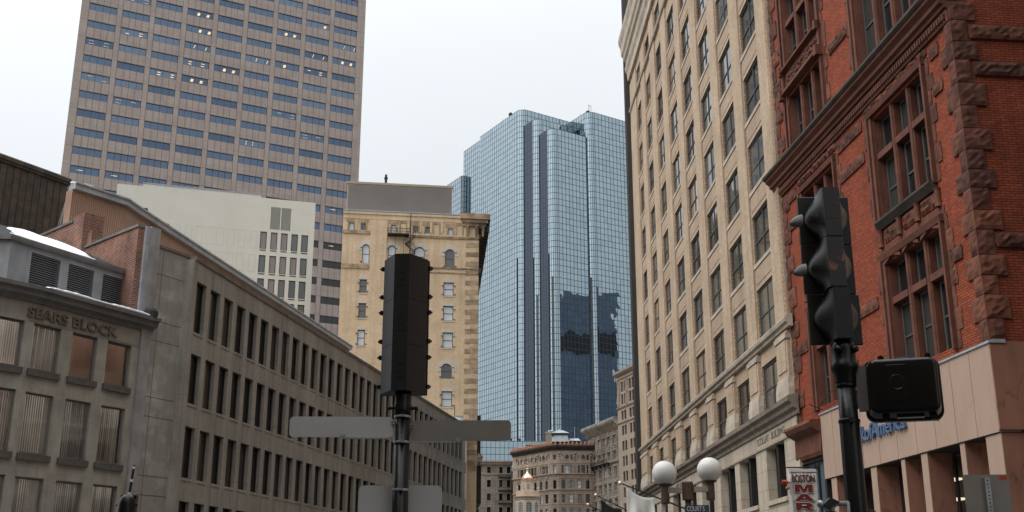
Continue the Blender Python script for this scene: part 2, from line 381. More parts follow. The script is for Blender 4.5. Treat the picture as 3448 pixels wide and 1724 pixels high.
def veined(name, c1, c2, dark):
    m, nt, b = nodes(name); tc = N(nt, 'ShaderNodeTexCoord')
    mp = N(nt, 'ShaderNodeMapping'); mp.inputs['Rotation'].default_value = (rad(40), rad(35), rad(25)); mp.inputs['Scale'].default_value = (1, 1, .35)
    nt.links.new(tc.outputs['Object'], mp.inputs['Vector'])
    f = noise(nt, mp.outputs[0], 1.6, 7, .62)
    c = mixc(nt, ramp(nt, f, .35, .68), rgb(c1), rgb(c2))
    v = math_(nt, 'ABSOLUTE', math_(nt, 'SUBTRACT', noise(nt, mp.outputs[0], .9, 5, .6), .5))
    c = mixc(nt, ramp(nt, v, 0, .016, .5, 0), c, rgb(dark))
    nt.links.new(c, b.inputs['Base Color']); b.inputs['Roughness'].default_value = .45; return m
M['bank_granite_red'] = veined('red_veined_granite', (.34,.155,.105), (.23,.115,.08), (.06,.03,.025))
M['bank_granite'] = veined('pale_pink_granite', (.42,.305,.235), (.37,.265,.205), (.34,.235,.18))
def worn():
    m, nt, b = nodes('worn_black_paint_over_orange'); tc = N(nt, 'ShaderNodeTexCoord')
    f = noise(nt, tc.outputs['Object'], 7, 6, .65)
    c = mixc(nt, ramp(nt, f, .57, .66), rgb((.020,.0195,.019)), rgb((.30,.10,.045)))
    g = noise(nt, tc.outputs['Object'], 22, 5, .7)
    c = mixc(nt, ramp(nt, g, .68, .74), c, rgb((.20,.20,.19)))
    nt.links.new(c, b.inputs['Base Color']); b.inputs['Roughness'].default_value = .36
    bump(nt, b, noise(nt, tc.outputs['Object'], 60, 3), .06, .01); return m
M['worn_black'] = worn()

# ------------------------------------------------------------------ facades and windows
def facade(mb, x0, x1, z0, z1, ops, depth, y=0.0, m=0, mr=None):
    """wall in the plane y, with real openings and their reveals.  op = (xa, xb, za, zb[, 'arch'])"""
    mr = m if mr is None else mr
    xs = sorted({round(v, 4) for o in ops for v in o[:2] if x0 < v < x1} | {x0, x1})
    zs = sorted({round(v, 4) for o in ops for v in o[2:4] if z0 < v < z1} | {z0, z1})
    for j in range(len(zs)-1):
        za, zb = zs[j], zs[j+1]; zc = (za+zb)/2; start = None
        row = [o for o in ops if o[2] < zc < o[3]]
        for i in range(len(xs)-1):
            xc = (xs[i]+xs[i+1])/2
            solid = not any(o[0] < xc < o[1] for o in row)
            if solid and start is None: start = xs[i]
            if start is not None and (not solid or i == len(xs)-2):
                end = xs[i+1] if solid else xs[i]
                mb.quad((start,y,za),(end,y,za),(end,y,zb),(start,y,zb), m); start = None
    for o in ops:
        a, b, c, d = o[:4]; Y = y+depth
        if len(o) > 4:
            r = (b-a)/2; zc = d-r; xm = (a+b)/2; n = 8
            arc = [(xm-r*math.cos(math.pi*i/n), zc+r*math.sin(math.pi*i/n)) for i in range(n+1)]
            for i in range(n):
                (p, q), (s, t) = arc[i], arc[i+1]
                k = (a, d) if i < n/2 else (b, d)
                mb.add([(k[0],y,k[1]),(p,y,q),(s,y,t)], [(0,1,2)], m)
                mb.quad((p,y,q),(p,Y,q),(s,Y,t),(s,y,t), mr)
            d2 = zc
        else:
            mb.quad((a,y,d),(a,Y,d),(b,Y,d),(b,y,d), mr); d2 = d
        mb.quad((a,y,c),(a,Y,c),(a,Y,d2),(a,y,d2), mr); mb.quad((b,y,c),(b,y,d2),(b,Y,d2),(b,Y,c), mr)
        mb.quad((a,y,c),(b,y,c),(b,Y,c),(a,Y,c), mr)
def shell(mb, x0, x1, y0, y1, z0, z1, m=0):
    mb.quad((x0,y1,z0),(x0,y0,z0),(x0,y0,z1),(x0,y1,z1), m); mb.quad((x1,y0,z0),(x1,y1,z0),(x1,y1,z1),(x1,y0,z1), m)
    mb.quad((x1,y1,z0),(x0,y1,z0),(x0,y1,z1),(x1,y1,z1), m); mb.quad((x0,y0,z1),(x1,y0,z1),(x1,y1,z1),(x0,y1,z1), m)
WC = {}
def win_meshes(w, h, style, fm, arch, t):
    key = (round(w,3), round(h,3), style, fm, arch, t)
    if key in WC: return WC[key]
    f = MB(); hw = w/2
    r = hw if arch else 0; hz = h-r
    f.box(-hw, -hw+t, -.07, 0, 0, hz); f.box(hw-t, hw, -.07, 0, 0, hz); f.box(-hw+t, hw-t, -.07, 0, 0, t)
    if arch:
        n = 10
        A = [(-hw*math.cos(math.pi*i/n), hz+hw*math.sin(math.pi*i/n)) for i in range(n+1)]
        B = [(-(hw-t)*math.cos(math.pi*i/n), hz+(hw-t)*math.sin(math.pi*i/n)) for i in range(n+1)]
        for i in range(n): f.plate([A[i], A[i+1], B[i+1], B[i]], -.07, 0)
    else: f.box(-hw+t, hw-t, -.07, 0, h-t, h)
    ix, tz = hw-t, (h-t if not arch else h-t)
    q = t*.75
    if style == 'cross':
        f.box(-q/2, q/2, -.065, -.002, t, tz); f.box(-ix, -q/2, -.06, -.002, h*.45-q/2, h*.45+q/2); f.box(q/2, ix, -.06, -.002, h*.45-q/2, h*.45+q/2)
    elif style == 'sash': f.box(-ix, ix, -.06, -.002, h*.5-q/2, h*.5+q/2)
    elif style == 'four':
        for k in (-.27*w, 0, .27*w): f.box(k-q/3, k+q/3, -.06, -.002, t, h-t)
    elif style == 'pair':
        f.box(-q, q, -.065, -.002, t, tz); f.box(-ix, -q, -.06, -.002, h*.5-q/2, h*.5+q/2); f.box(q, ix, -.06, -.002, h*.5-q/2, h*.5+q/2)
    elif style == 'gothic':
        n = 5
        for k in range(1, n): f.box(-hw+w*k/n-q/3, -hw+w*k/n+q/3, -.06, -.002, t, hz+ (math.sqrt(max(0, hw*hw-(w*k/n-hw)**2))-t if arch else 0))
        for k in range(1, 8):
            z = h*k/8; x = ix if z < hz else math.sqrt(max(0, hw*hw-(z-hz)**2))-t
            if x > .05: f.box(-x, x, -.052, -.002, z-q/3, z+q/3)
    fme = f.mesh('window', M[fm]); p = MB()
    if arch:
        pts = [(-ix, t), (ix, t)] + [((hw-t)*math.cos(math.pi*i/10), hz+(hw-t)*math.sin(math.pi*i/10)) for i in range(11)]
        p.add([(x, -.02, z) for x, z in pts], [tuple(range(len(pts)))])
    else: p.quad((-ix,-.02,t),(ix,-.02,t),(ix,-.02,h-t),(-ix,-.02,h-t))
    WC[key] = (fme, p, {}); return WC[key]
SC = {}
def window(root, xa, xb, za, zb, y, style='single', fm='win_frame', pane=('glass_dark',), sill=None, arch=False, t=.06, tilt=.5, proud=.1, mb_stuff=None):
    w, h = xb-xa, zb-za
    fme, pmb, cache = win_meshes(w, h, style, fm, arch, t)
    o = link('window', fme, root, ((xa+xb)/2, y, za))
    pm = random.choice(pane)
    if pm not in cache: cache[pm] = pmb.mesh('pane', M[pm])
    p = link('pane', cache[pm], o)
    p.rotation_euler = (rad(random.uniform(-tilt, tilt))*.4, 0, rad(random.uniform(-tilt, tilt)))
    if sill:
        k = (round(w,3), sill, round(y,3), proud)
        if k not in SC:
            s = MB(); s.box(-w/2-.1, w/2+.1, -y-proud, -y-.002, -.2, -.002); s.box(-w/2+.004, w/2-.004, -y-.002, -.075, -.06, .02)
            SC[k] = s.mesh('sill', M[sill])
        link('sill', SC[k], o)
    return o
def left_rot(h): return rad(90-h)
def right_rot(h): return rad(270-h)

# ------------------------------------------------------------------ world, light, camera
SUN_EL, SUN_AZ = 48, -112            # azimuth from +Y towards +X
world = bpy.data.worlds.new("World"); S.world = world; world.use_nodes = True
wn = world.node_tree; wn.nodes.clear()
out = N(wn, 'ShaderNodeOutputWorld'); sky = N(wn, 'ShaderNodeTexSky'); sky.sky_type = 'NISHITA'; sky.sun_disc = False
sky.sun_elevation = rad(SUN_EL); sky.sun_rotation = rad(SUN_AZ); sky.air_density = 1.0; sky.dust_density = 3
b1 = N(wn, 'ShaderNodeBackground'); b1.inputs[1].default_value = .12; wn.links.new(sky.outputs[0], b1.inputs[0])
tcw = N(wn, 'ShaderNodeTexCoord'); sw = N(wn, 'ShaderNodeSeparateXYZ'); wn.links.new(tcw.outputs['Generated'], sw.inputs[0])
dotn = N(wn, 'ShaderNodeVectorMath'); dotn.operation = 'DOT_PRODUCT'; wn.links.new(tcw.outputs['Generated'], dotn.inputs[0])
dotn.inputs[1].default_value = (math.sin(rad(SUN_AZ))*math.cos(rad(SUN_EL)), math.cos(rad(SUN_AZ))*math.cos(rad(SUN_EL)), math.sin(rad(SUN_EL)))
lob = math_(wn, 'POWER', math_(wn, 'MAXIMUM', dotn.outputs['Value'], 0.0), 2.0)
el = math_(wn, 'MAXIMUM', sw.outputs['Z'], 0.0)
cloud = ramp(wn, noise(wn, tcw.outputs['Generated'], 2.2, 5, .55), .3, .7, .965, 1.025)
lum = math_(wn, 'MULTIPLY', math_(wn, 'ADD', math_(wn, 'ADD', .80, math_(wn, 'MULTIPLY', el, .30)), math_(wn, 'ADD', math_(wn, 'MULTIPLY', math_(wn, 'POWER', el, 3.0), 1.3), math_(wn, 'MULTIPLY', lob, .95))), cloud)
b2 = N(wn, 'ShaderNodeBackground'); b2.inputs[0].default_value = (.93, .965, 1.0, 1); wn.links.new(lum, b2.inputs[1])
mxw = N(wn, 'ShaderNodeMixShader'); mxw.inputs[0].default_value = .9
wn.links.new(b1.outputs[0], mxw.inputs[1]); wn.links.new(b2.outputs[0], mxw.inputs[2]); wn.links.new(mxw.outputs[0], out.inputs[0])
sl = bpy.data.lights.new('sun', 'SUN'); sl.energy = 1.5; sl.angle = rad(40); sl.color = (1, .95, .88)
so = bpy.data.objects.new('sun', sl); COL.objects.link(so)
so.rotation_euler = Vector((-dotn.inputs[1].default_value[0], -dotn.inputs[1].default_value[1], -dotn.inputs[1].default_value[2])).to_track_quat('-Z', 'Y').to_euler()
cam = bpy.data.cameras.new('camera'); cam.lens = 39.675; cam.sensor_width = 36; cam.clip_start = .1; cam.clip_end = 3000
co = bpy.data.objects.new('camera', cam); COL.objects.link(co); co.location = (0, 0, 1.6); co.rotation_euler = (rad(90+16.6716), 0, 0); S.camera = co
S.view_settings.view_transform = 'Standard'; S.view_settings.look = 'None'; S.view_settings.gamma = 1; S.view_settings.exposure = 0

# ------------------------------------------------------------------ ground
def struct(name, mb, m):
    o = mb.build(name, M[m]); o['kind'] = 'structure'; return o
g = MB(); g.quad((-900,-300,-.15),(900,-300,-.15),(900,1500,-.15),(-900,1500,-.15)); struct('ground', g, 'ground')
g = MB(); g.prism([(-7.5,-45),(6.5,-45),(7.0,30),(6.2,120),(6.0,170),(-3,170),(-4.5,120),(-12.5,57),(-13.5,40)], -.146, -.1, cap=True); struct('road', g, 'asphalt')
g = MB(); g.prism([(7.0,30),(6.2,120),(6.0,170),(20,170),(13,30)], -.142, .02); g.prism([(6.5,-45),(7.0,22),(13,22),(13,-45)], -.142, .02)
struct('pavement', g, 'paving')
g = MB(); g.prism([(-13.5,-45),(-13.5,40),(-12.5,57),(-4.5,120),(-3,170),(-9,170),(-22,57),(-22,-45)], -.142, .02); struct('pavement', g, 'paving')
g = MB(); 
for k in range(12): g.box(-.6, -.48, -40+6*k, -37+6*k, -.1, -.094)
struct('lane_marking', g, 'street_paint')

# ------------------------------------------------------------------ beige brick office building, right
def beige_building():
    R = empty('office_building', (12.2, 49.9, 0), right_rot(-1.59), 'tall tan brick office building with rows of deep windows beside the red brick one', 'building')
    cols = [(-4.0,-.70),(-9.42,-6.15),(-14.84,-11.58),(-20.3,-17.0),(-25.65,-22.4),(-30.98,-28.15),(-36.4,-33.6),(-41.45,-38.85)]
    rows = [(13.42+3.79*k, 15.92+3.79*k) for k in range(8)]; rows.append((44.3, 46.05))
    ops = [(a,b,c,d) for a,b in cols for c,d in rows]
    low = [(a,b,9.95,12.1) for a,b in cols]
    shop = [(-4.18,-.86,5.74,8.2),(-9.95,-6.24,5.74,8.2),(-14.85,-11.06,5.74,8.2),(-20.4,-16.9,5.74,8.2),(-25.8,-22.3,5.74,8.2),(-31.1,-28,5.74,8.2),(-36.5,-33.5,5.74,8.2),(-41.6,-38.7,5.74,8.2)]
    gf = [(a,b,.6,4.6) for a,b,_,_ in shop]
    w = MB(); facade(w, -45.3, 1.42, 12.9, 47.4, ops, .15, mr=1); facade(w, -45.3, 1.42, 9.76, 12.9, low, .15, m=0, mr=1)
    shell(w, -45.3, 1.42, 0, 22, 0, 47.4)
    w.build('wall', [M['beige_brick'], M['red_jamb_brick']], R)
    b = MB(); facade(b, -45.3, 1.42, 0, 9.05, shop+gf, .5); b.build('stone_base', M['limestone'], R)
    # piers stand a little proud of the window bays
    edges = [-45.3] + [v for c in reversed(cols) for v in c] + [1.42]
    p = MB()
    for i in range(0, len(edges), 2):
        a, c = edges[i]+(.0 if i == 0 else .12), edges[i+1]-(.0 if i+1 == len(edges)-1 else .12)
        p.box(a, c, -.1, -.001, 13.4, 43.75); p.box(a, c, -.1, -.001, 44.15, 46.5)
    p.build('pier', M['beige_brick'], R)
    q = MB()                       # pilasters of the storey between the two cornices, flared stone feet and sunk panels
    for i in range(0, len(edges), 2):
        a, c = edges[i]+.1, edges[i+1]-.1
        q.box(a, c, -.16, -.001, 10.75, 12.75, 0)
        q.box(a+.22, c-.22, -.2, -.161, 11.0, 12.35, 0)
        q.loft([[(a-.10,-.27,9.87),(c+.10,-.27,9.87),(c+.12,-.002,9.87),(a-.12,-.002,9.87)], [(a-.10,-.27,10.2),(c+.10,-.27,10.2),(c+.12,-.002,10.25),(a-.12,-.002,10.25)],
                [(a,-.2,10.74),(c,-.2,10.74),(c,-.002,10.74),(a,-.002,10.74)]], 1)
        q.box(a-.05, c+.05, -.24, -.002, 12.4, 12.62, 1)
    q.build('pilaster', [M['beige_brick'], M['limestone_plain']], R)
    c = MB(); e0, e1 = -45.9, 1.9
    c.mould([(0,8.98),(-.08,9.0),(-.1,9.18),(-.26,9.28),(-.3,9.46),(-.46,9.54),(-.48,9.72),(-.2,9.84),(0,9.86)], e0, e1)
    c.build('cornice', M['dirt_shade_limestone'], R)
    c = MB(); c.mould([(0,12.82),(-.2,12.83),(-.22,12.95),(-.34,13.02),(-.38,13.18),(-.2,13.36),(0,13.38)], e0, e1); c.build('cornice', M['limestone_plain'], R)
    c = MB(); c.mould([(0,43.76),(-.2,43.78),(-.26,43.95),(-.2,44.12),(0,44.14)], e0+.3, e1-.3); c.build('string_course', M['limestone_plain'], R)
    c = MB(); c.mould([(0,46.9),(-.25,46.95),(-.3,47.6),(-.45,47.9),(-.5,48.2),(-.4,48.25),(-.4,48.8),(-.6,48.95),(-.65,49.3),(-.8,49.5),(-.85,50.2),(-1.0,50.6),(-1.05,51.0),(0,51.4)], e0+.5, e1+.2); c.build('top_cornice', M['limestone_plain'], R)
    c = MB(); c.box(-45.2, 1.3, .02, 21.9, 47.42, 51.2); c.build('parapet', M['beige_brick'], R)
    f = MB(); f.box(1.10, 1.34, -.115, -.101, 13.4, 46.5); f.build('edge_strip', M['red_jamb_brick'], R)
    f = MB(); f.mould([(0,8.22),(-.06,8.22),(-.08,8.3),(0,8.32)], -45.3, 1.42); f.build('frieze_moulding', M['limestone_plain'], R)
    s = MB()                        # darker brick spandrel panels between the windows
    for a, b2 in cols:
        for k in range(7): s.box(a+.06, b2-.06, -.02, -.001, rows[k][1]+.25, rows[k+1][0]-.24)
    s.build('spandrel', M['beige_brick_dark'], R)
    pn = ('glass_mid','glass_mid','glass_grey','glass_mid','glass_grey','glass_tan')
    for a, b2 in cols:
        for c0, d in rows: window(R, a, b2, c0, d, .15, 'cross', 'win_frame', pn, 'limestone_plain', t=.1, tilt=1.2, proud=.06)
        window(R, a, b2, 9.95, 12.1, .15, 'cross', 'win_frame', pn+('glass_tan','glass_dark'), None, t=.1, tilt=1.2)
    for a, b2, c0, d in shop: window(R, a, b2, c0, d, .5, 'cross', 'win_frame_dark', ('glass_dark','glass_mid'), 'limestone_plain', t=.12, tilt=.8)
    for a, b2, c0, d in gf: window(R, a, b2, c0, d, .5, 'cross', 'win_frame_dark', ('glass_dark',), None, t=.14)
    fin = MB()                      # iron mullion columns in the second-floor windows
    for a, b2, c0, d in shop: fin.box((a+b2)/2-.16, (a+b2)/2+.16, .1, .4, c0, d)
    fin.build('iron_mullion', M['win_frame_dark'], R)
    shift(text_mb('SCOLLAY - BUILDING', 5.1, .33, .03), -5.75, .02, 8.5).build('lettering', M['soot_shade_stone'], R)
    shift(text_mb('FROST & CO', 2.6, .33, .03), -29.6, .02, 8.5).build('lettering', M['soot_shade_stone'], R)
    return R
beige_building()

# ------------------------------------------------------------------ red brick corner building with the bank front
def red_building():
    R = empty('office_building', (13.85, 32.0, 0), right_rot(-5.24), 'red brick and brownstone corner building with rough quoins above a pink granite bank front', 'building')
    def big(u1, u0, z0, z1): return (-u1, -u0, z0, z1)
    ops = [big(6.35,2.25,14.35,18.3), big(6.3,2.15,8.9,12.8), big(13.95,10.35,14.35,18.1), big(13.95,10.35,8.9,12.8),
           big(7.0,2.45,20.45,24.2), big(14.75,10.75,20.3,23.05), big(14.75,10.75,24.45,28.2), big(6.9,2.5,24.9,28.5)]
    w = MB(); facade(w, -16.75, 0, 8.3, 34, ops, .40, mr=1)
    w.quad((-16.75,25,0),(-16.75,.3,0),(-16.75,.3,8.3),(-16.75,25,8.3)); w.quad((-16.75,25,8.3),(-16.75,0,8.3),(-16.75,0,34),(-16.75,25,34))
    w.quad((0,0,8.3),(0,25,8.3),(0,25,34),(0,0,34)); w.quad((-16.75,25,0),(0,25,0),(0,25,34),(-16.75,25,34)); w.quad((-16.75,0,34),(0,0,34),(0,25,34),(-16.75,25,34))
    w.build('wall', [M['red_brick'], M['brownstone']], R)
    ROCK = [M['brownstone_rock'], M['brownstone_rock_dark'], M['brownstone_rock_red']]
    # rock-faced quoins on the corner and down the far edge
    def rock(mb, x0, x1, y0, y1, z0, z1, amp=.05, ex=(), n=3):
        rnd = random.Random(int((x0+z0*7)*1000))
        def grid(f, nu, nv, j, m):
            pts = []
            for a in range(nu+1):
                for b in range(nv+1):
                    u, v = a/nu, b/nv; edge = a in (0, nu) or b in (0, nv)
                    pts.append(f(u, v, 0 if edge else (rnd.choice((.2,.5,.75,1))+rnd.uniform(-.15,.15))*j))
            mb.add(pts, [(a*(nv+1)+b, (a+1)*(nv+1)+b, (a+1)*(nv+1)+b+1, a*(nv+1)+b+1) for a in range(nu) for b in range(nv)], m)
        m = rnd.choice((0,0,1,2)); nx = max(3, int((x1-x0)/.11)); ny = max(3, int((y1-y0)/.13)) if y1-y0 > .1 else 2; nz = max(3, int((z1-z0)/.11))
        grid(lambda u, v, d: (x0+(x1-x0)*u, y0-d, z0+(z1-z0)*v), nx, nz, amp, m)
        grid(lambda u, v, d: (x1+d, y0+(y1-y0)*u, z0+(z1-z0)*v), ny, nz, amp, m)
        mb.quad((x0,y0,z1),(x1,y0,z1),(x1,y1,z1),(x0,y1,z1)); mb.quad((x0,y1,z0),(x1,y1,z0),(x1,y0,z0),(x0,y0,z0)); mb.quad((x0,y1,z0),(x0,y0,z0),(x0,y0,z1),(x0,y1,z1))
        mb.quad((x0,y1,z0),(x1,y1,z0),(x1,y1,z1),(x0,y1,z1))
    q = MB(); z = 8.66; i = 0
    rnd = random.Random(3)
    while z < 31:
        h = rnd.uniform(.58, .82); big_ = i % 2
        rock(q, -(.70 if big_ else .36)-rnd.uniform(0,.08),   .06, -.06, (.70 if big_ else .40)+rnd.uniform(0,.12), z, z+h-.022, .04)
        z += h; i += 1
    q.build('quoin', ROCK, R, whole=True)
    q = MB(); z = 8.4; i = 0
    while z < 31:
        h = rnd.uniform(.6, .85); L = (.95 if i % 2 else .5)+rnd.uniform(0,.15)
        if not 18.8 < z+h/2 < 20.2: rock(q, -16.74, -16.74+L, -.05, -.001, z, z+h-.012, .05)
        z += h; i += 1
    q.build('quoin', ROCK, R)
    # rough jamb stones beside each window
    q = MB()
    for a, b, c, d in ops:
        z = c-.1; i = 0
        while z < d-.1:
            h = min(rnd.uniform(.5, .75), d+.3-z); L = .42 if i % 2 else .2
            for x0, x1 in ((a-.42-L, a-.42), (b+.3, b+.3+L)): rock(q, x0, x1, -.035, -.001, z, z+h-.012, .03)
            z += h; i += 1
    q.build('jamb_stone', ROCK, R)
    # rock-faced bands
    q = MB()
    for z0, z1 in ((11.42,11.85),(17.02,17.45),(18.28,18.72),(22.6,23.05),(25.6,26.0)):
        for x0, x1 in ((-16.0,-14.75),(-9.75,-7.35),(-1.55,-.95)):
            x = x0
            while x < x1-.05:
                L = min(rnd.uniform(.8, 1.3), x1-x); rock(q, x, x+L-.015, -.06, -.001, z0, z1, .06); x += L
        y = .55
        while y < 20:
            L = rnd.uniform(1.1, 1.7); pr = MB(); rock(q, -.05, .07, y, y+L-.02, z0+.05, z1+.08, .05); y += L
    q.build('band', ROCK, R)
    # moulded frames, mullions and transoms
    def frame(u1, u0, z0, z1, lights, transom, head):
        a, b = -u1, -u0; f = MB()
        f.box(a-.4, a-.25, -.16, -.001, z0-.1, z1+.16); f.box(a-.22, a-.02, -.10, -.001, z0-.1, z1+.1)
        f.box(b+.02, b+.12, -.10, -.001, z0-.1, z1+.1); f.box(b+.14, b+.26, -.16, -.001, z0-.1, z1+.16)
        f.mould([(0,z1+.1),(-.14,z1+.1),(-.2,z1+.3),(-.08,z1+.36),(0,z1+.36)], a-.45, b+.3)
        n = len(lights)
        for i in range(n-1):
            x0, x1 = lights[i][1], lights[i+1][0]
            f.box(x0+.04, x1-.04, .1, .39, z0, z1); f.lathe([(.085,z0),(.085,z1)], ((x0+x1)/2, .1, 0), 10)
        if transom:
            for x0, x1 in lights: f.mould([(.39,transom[0]),(.04,transom[0]),(.04,transom[1]-.05),(.12,transom[1]),(.39,transom[1])], x0-.04, x1+.04)
        f.build('window_surround', M['brownstone_trim'], R, whole=True)
    L1 = [(-6.35,-5.12),(-4.78,-3.76),(-3.42,-2.25)]; L2 = [(-6.3,-5.1),(-4.75,-3.68),(-3.33,-2.15)]; L3 = [(-13.95,-12.88),(-12.58,-11.72),(-11.42,-10.35)]
    L4 = [(-7.0,-5.65),(-5.3,-4.2),(-3.85,-2.45)]; L5 = [(-14.75,-13.6),(-13.25,-12.2),(-11.85,-10.75)]
    wl = []
    for (u1,u0,z0,z1,L,t) in ((6.35,2.25,14.35,18.3,L1,(16.72,17.0)),(6.3,2.15,8.9,12.8,L2,(11.3,11.58)),(13.95,10.35,14.35,18.1,L3,(16.72,17.0)),(13.95,10.35,8.9,12.8,L3,(11.3,11.58)),
                              (7.0,2.45,20.45,24.2,L4,None),(14.75,10.75,20.3,23.05,L5,None),(14.75,10.75,24.45,28.2,L5,(26.5,26.78)),(6.9,2.5,24.9,28.5,[(-6.9,-5.6),(-5.25,-4.2),(-3.85,-2.5)],None)):
        frame(u1, u0, z0, z1, L, t, None)
        for a, b in L:
            if t: wl += [(a,b,z0,t[0]),(a,b,t[1],z1)]
            else: wl.append((a,b,z0,z1))
    for a, b, c, d in wl: window(R, a+.02, b-.02, c+.02, d-.01, .39, 'sash' if d-c > 1.6 else 'single', 'win_frame', ('glass_dark','glass_dark','glass_mid'), None, t=.1, tilt=1)
    s = MB()
    for u1, u0, z in ((6.5,2.05,14.35),(14.05,10.25,14.35)): s.mould([(0,z-.3),(-.1,z-.3),(-.28,z-.08),(-.28,z-.002),(.35,z-.002),(.35,z-.1),(0,z-.1)], -u1, -u0)
    s.build('sill', M['soot_shade_stone'], R)
    # panel strip between the storeys: square rough panels, colonnettes and pointed drip heads
    p = MB()
    for off in (0, -7.85):
        for i, (a, b) in enumerate(L2):
            rock(p, a+.05+off, b-.05+off, -.03, -.001, 13.5, 14.0, .1)
        for x in (-6.5,-4.93,-3.5,-2.0): p.lathe([(.13,13.42),(.1,13.55),(.1,13.95),(.13,14.04)], (x+off, -.06, 0), 10)
        for a, b in L2:
            xm = (a+b)/2+off; p.plate([(a+off-.08,12.72),(a+off-.08,12.84),(xm-.2,12.95),(xm,13.2),(xm+.2,12.95),(b+off+.08,12.84),(b+off+.08,12.72),(xm+.22,12.86),(xm,13.0),(xm-.22,12.86)], -.12, -.001)
    p.build('carved_panel', [M['brownstone_trim']]*3, R)
    p = MB()                        # plain brownstone slabs of lintels and carved spandrel under the upper left window
    p.box(-6.9, -1.75, -.03, -.001, 13.0, 13.42); p.box(-15.0, -10.0, -.03, -.001, 23.2, 24.4)
    p.mould([(0,23.12),(-.3,23.2),(-.3,23.34),(-.1,23.4),(0,23.4)], -15.1, -10.4); p.mould([(0,24.3),(-.28,24.34),(-.28,24.42),(0,24.44)], -15.1, -10.4)
    for k in range(26):
        x = -14.6+.155*k; p.sphere((x, -.05, 23.85+.18*math.sin(k*2.3)), .11, 6, 4)
    for x in (-15.1, -10.5):
        p.box(x-.14, x+.14, -.36, -.001, 23.0, 23.45); p.box(x-.1, x+.1, -.3, -.001, 24.2, 24.6); p.box(x-.1, x+.1, -.16, -.001, 20.2, 28.3)
    p.build('carved_spandrel', M['brownstone_trim'], R)
    p = MB(); 
    for u1, u0 in ((6.9,1.85),(14.4,10.0)):
        x = -u1
        while x < -u0:
            L = rnd.uniform(.3, .5); rock(p, x, min(x+L, -u0), -.05, -.002, 18.62, 18.9+rnd.uniform(-.05,.05), .1); x += L
    p.build('lintel', ROCK, R)
    c = MB(); c.mould([(0,19.35),(-.2,19.4),(-.22,19.5),(-.34,19.55),(-.36,19.68),(-.52,19.8),(-.55,19.9),(0,19.9)], -17.3, .05); c.build('cornice', M['brownstone_trim'], R)
    c = MB(); c.mould([(0,19.901),(-.58,19.901),(-.66,19.98),(-.66,20.08),(-.3,20.2),(0,20.2)], -17.32, .06); c.build('cornice_cap', M['soot_shade_stone'], R)
    c = MB(); c.mould([(0,18.95),(-.1,18.95),(-.12,19.35),(0,19.35)], -16.7, .02)
    for k in range(92): c.box(-16.6+.18*k, -16.6+.18*k+.1, -.2, -.121, 19.05, 19.24)
    c.build('dentil_band', M['brownstone_trim'], R)
    # the bank front
    b = MB(); b.box(-13.85, .0, -.07, .6, 6.0, 8.55); 
    b.build('fascia', M['bank_granite'], R)
    b = MB(); b.box(.002, .07, -.07, 25, 6.06, 8.6); b.build('fascia', M['bank_granite_red'], R)
    j = MB()
    for x in (-12.6,-11.2,-9.8,-8.3,-6.8,-5.3,-3.9,-2.5,-1.25): j.box(x, x+.012, -.0745, -.069, 6.0, 8.55)
    j.build('joint', M['brownstone_trim'], R)
    b = MB(); b.mould([(.4,8.551),(-.12,8.551),(-.12,8.62),(.0,8.66),(.4,8.66)], -13.9, .1); b.build('flashing', M['grey_metal_light'], R)
    b = MB(); b.box(-13.85, 0, 1.6, 1.7, 0, 6.0); b.box(-13.85, -.1, -.05, 1.6, 5.97, 5.999)
    b.build('shop_back', M['room_dark'], R)
    for x0, x1 in ((-13.3,-12.75),(-9.35,-8.85),(-6.75,-6.45),(-5.2,-4.75),(-2.5,-2.2),(-.9,-.02)):
        b = MB(); b.box(x0, x1, -.02, .001, 0, 5.98, 0); b.box(x0, x1, .001, .8, 0, 5.98, 1); b.build('pillar', [M['bank_granite'], M['bank_granite_red']], R)
    b = MB(); b.box(-.02, .0, .9, 25, 0, 6.05); b.build('side_wall', M['bank_granite_red'], R)
    xs = [-13.85,-13.3,-12.75,-9.35,-8.85,-6.75,-6.45,-5.2,-4.75,-2.5,-2.2,-.9]
    for a, b2 in ((-12.75,-9.35),(-8.85,-6.75),(-6.45,-5.2),(-4.75,-2.5),(-2.2,-.9)):
        window(R, a+.01, b2-.01, .5, 5.95, .9, 'single', 'win_frame_dark', ('clear',), None, t=.09, tilt=0)
    l = MB()
    for x, z in ((-5.9,5.2),(-5.8,4.55),(-1.6,5.2),(-1.5,4.85),(-1.3,5.5)): l.box(x-.35, x+.3, 1.2, 1.5, z, z+.07)
    l.build('ceiling_lamp', M['lamp_white'], R)
    # raised blue letters of the bank
    shift(text_mb('BankofAmerica', 4.95, .56, .12, bold=.012), -10.8, -.075, 6.93).build('lettering', M['letter_blue'], R)
    # narrow shop at the far end: dark cornice and blue panel
    c = MB(); c.mould([(.3,7.0),(-.05,7.0),(-.12,7.15),(-.1,7.9),(-.45,8.1),(-.55,8.28),(-.5,8.4),(.3,8.45)], -17.0, -13.9); c.build('shop_cornice', M['brownstone_trim'], R)
    c = MB(); c.box(-16.7, -13.86, .05, .3, 6.85, 7.0); c.box(-16.75, -16.5, 0, .3, 0, 6.85); c.box(-14.05, -13.86, 0, .3, 0, 6.85); c.build('shop_frame', M['win_frame_dark'], R)
    c = MB(); c.quad((-16.5,.2,0),(-14.05,.2,0),(-14.05,.2,6.85),(-16.5,.2,6.85)); c.build('shop_window', M['glass_shopblue'], R)
    r = MB(); r.tube((-13.6,-.05,9.0), (-11.0,-.6,9.05), .018, n=6); r.tube((-13.6,-.05,8.75), (-13.6,-.6,8.95), .018, n=6); r.tube((-11,-.6,9.05), (-10.9,-.02,9.05), .018, n=6); r.build('rail', M['iron'], R)
    return R
red_building()

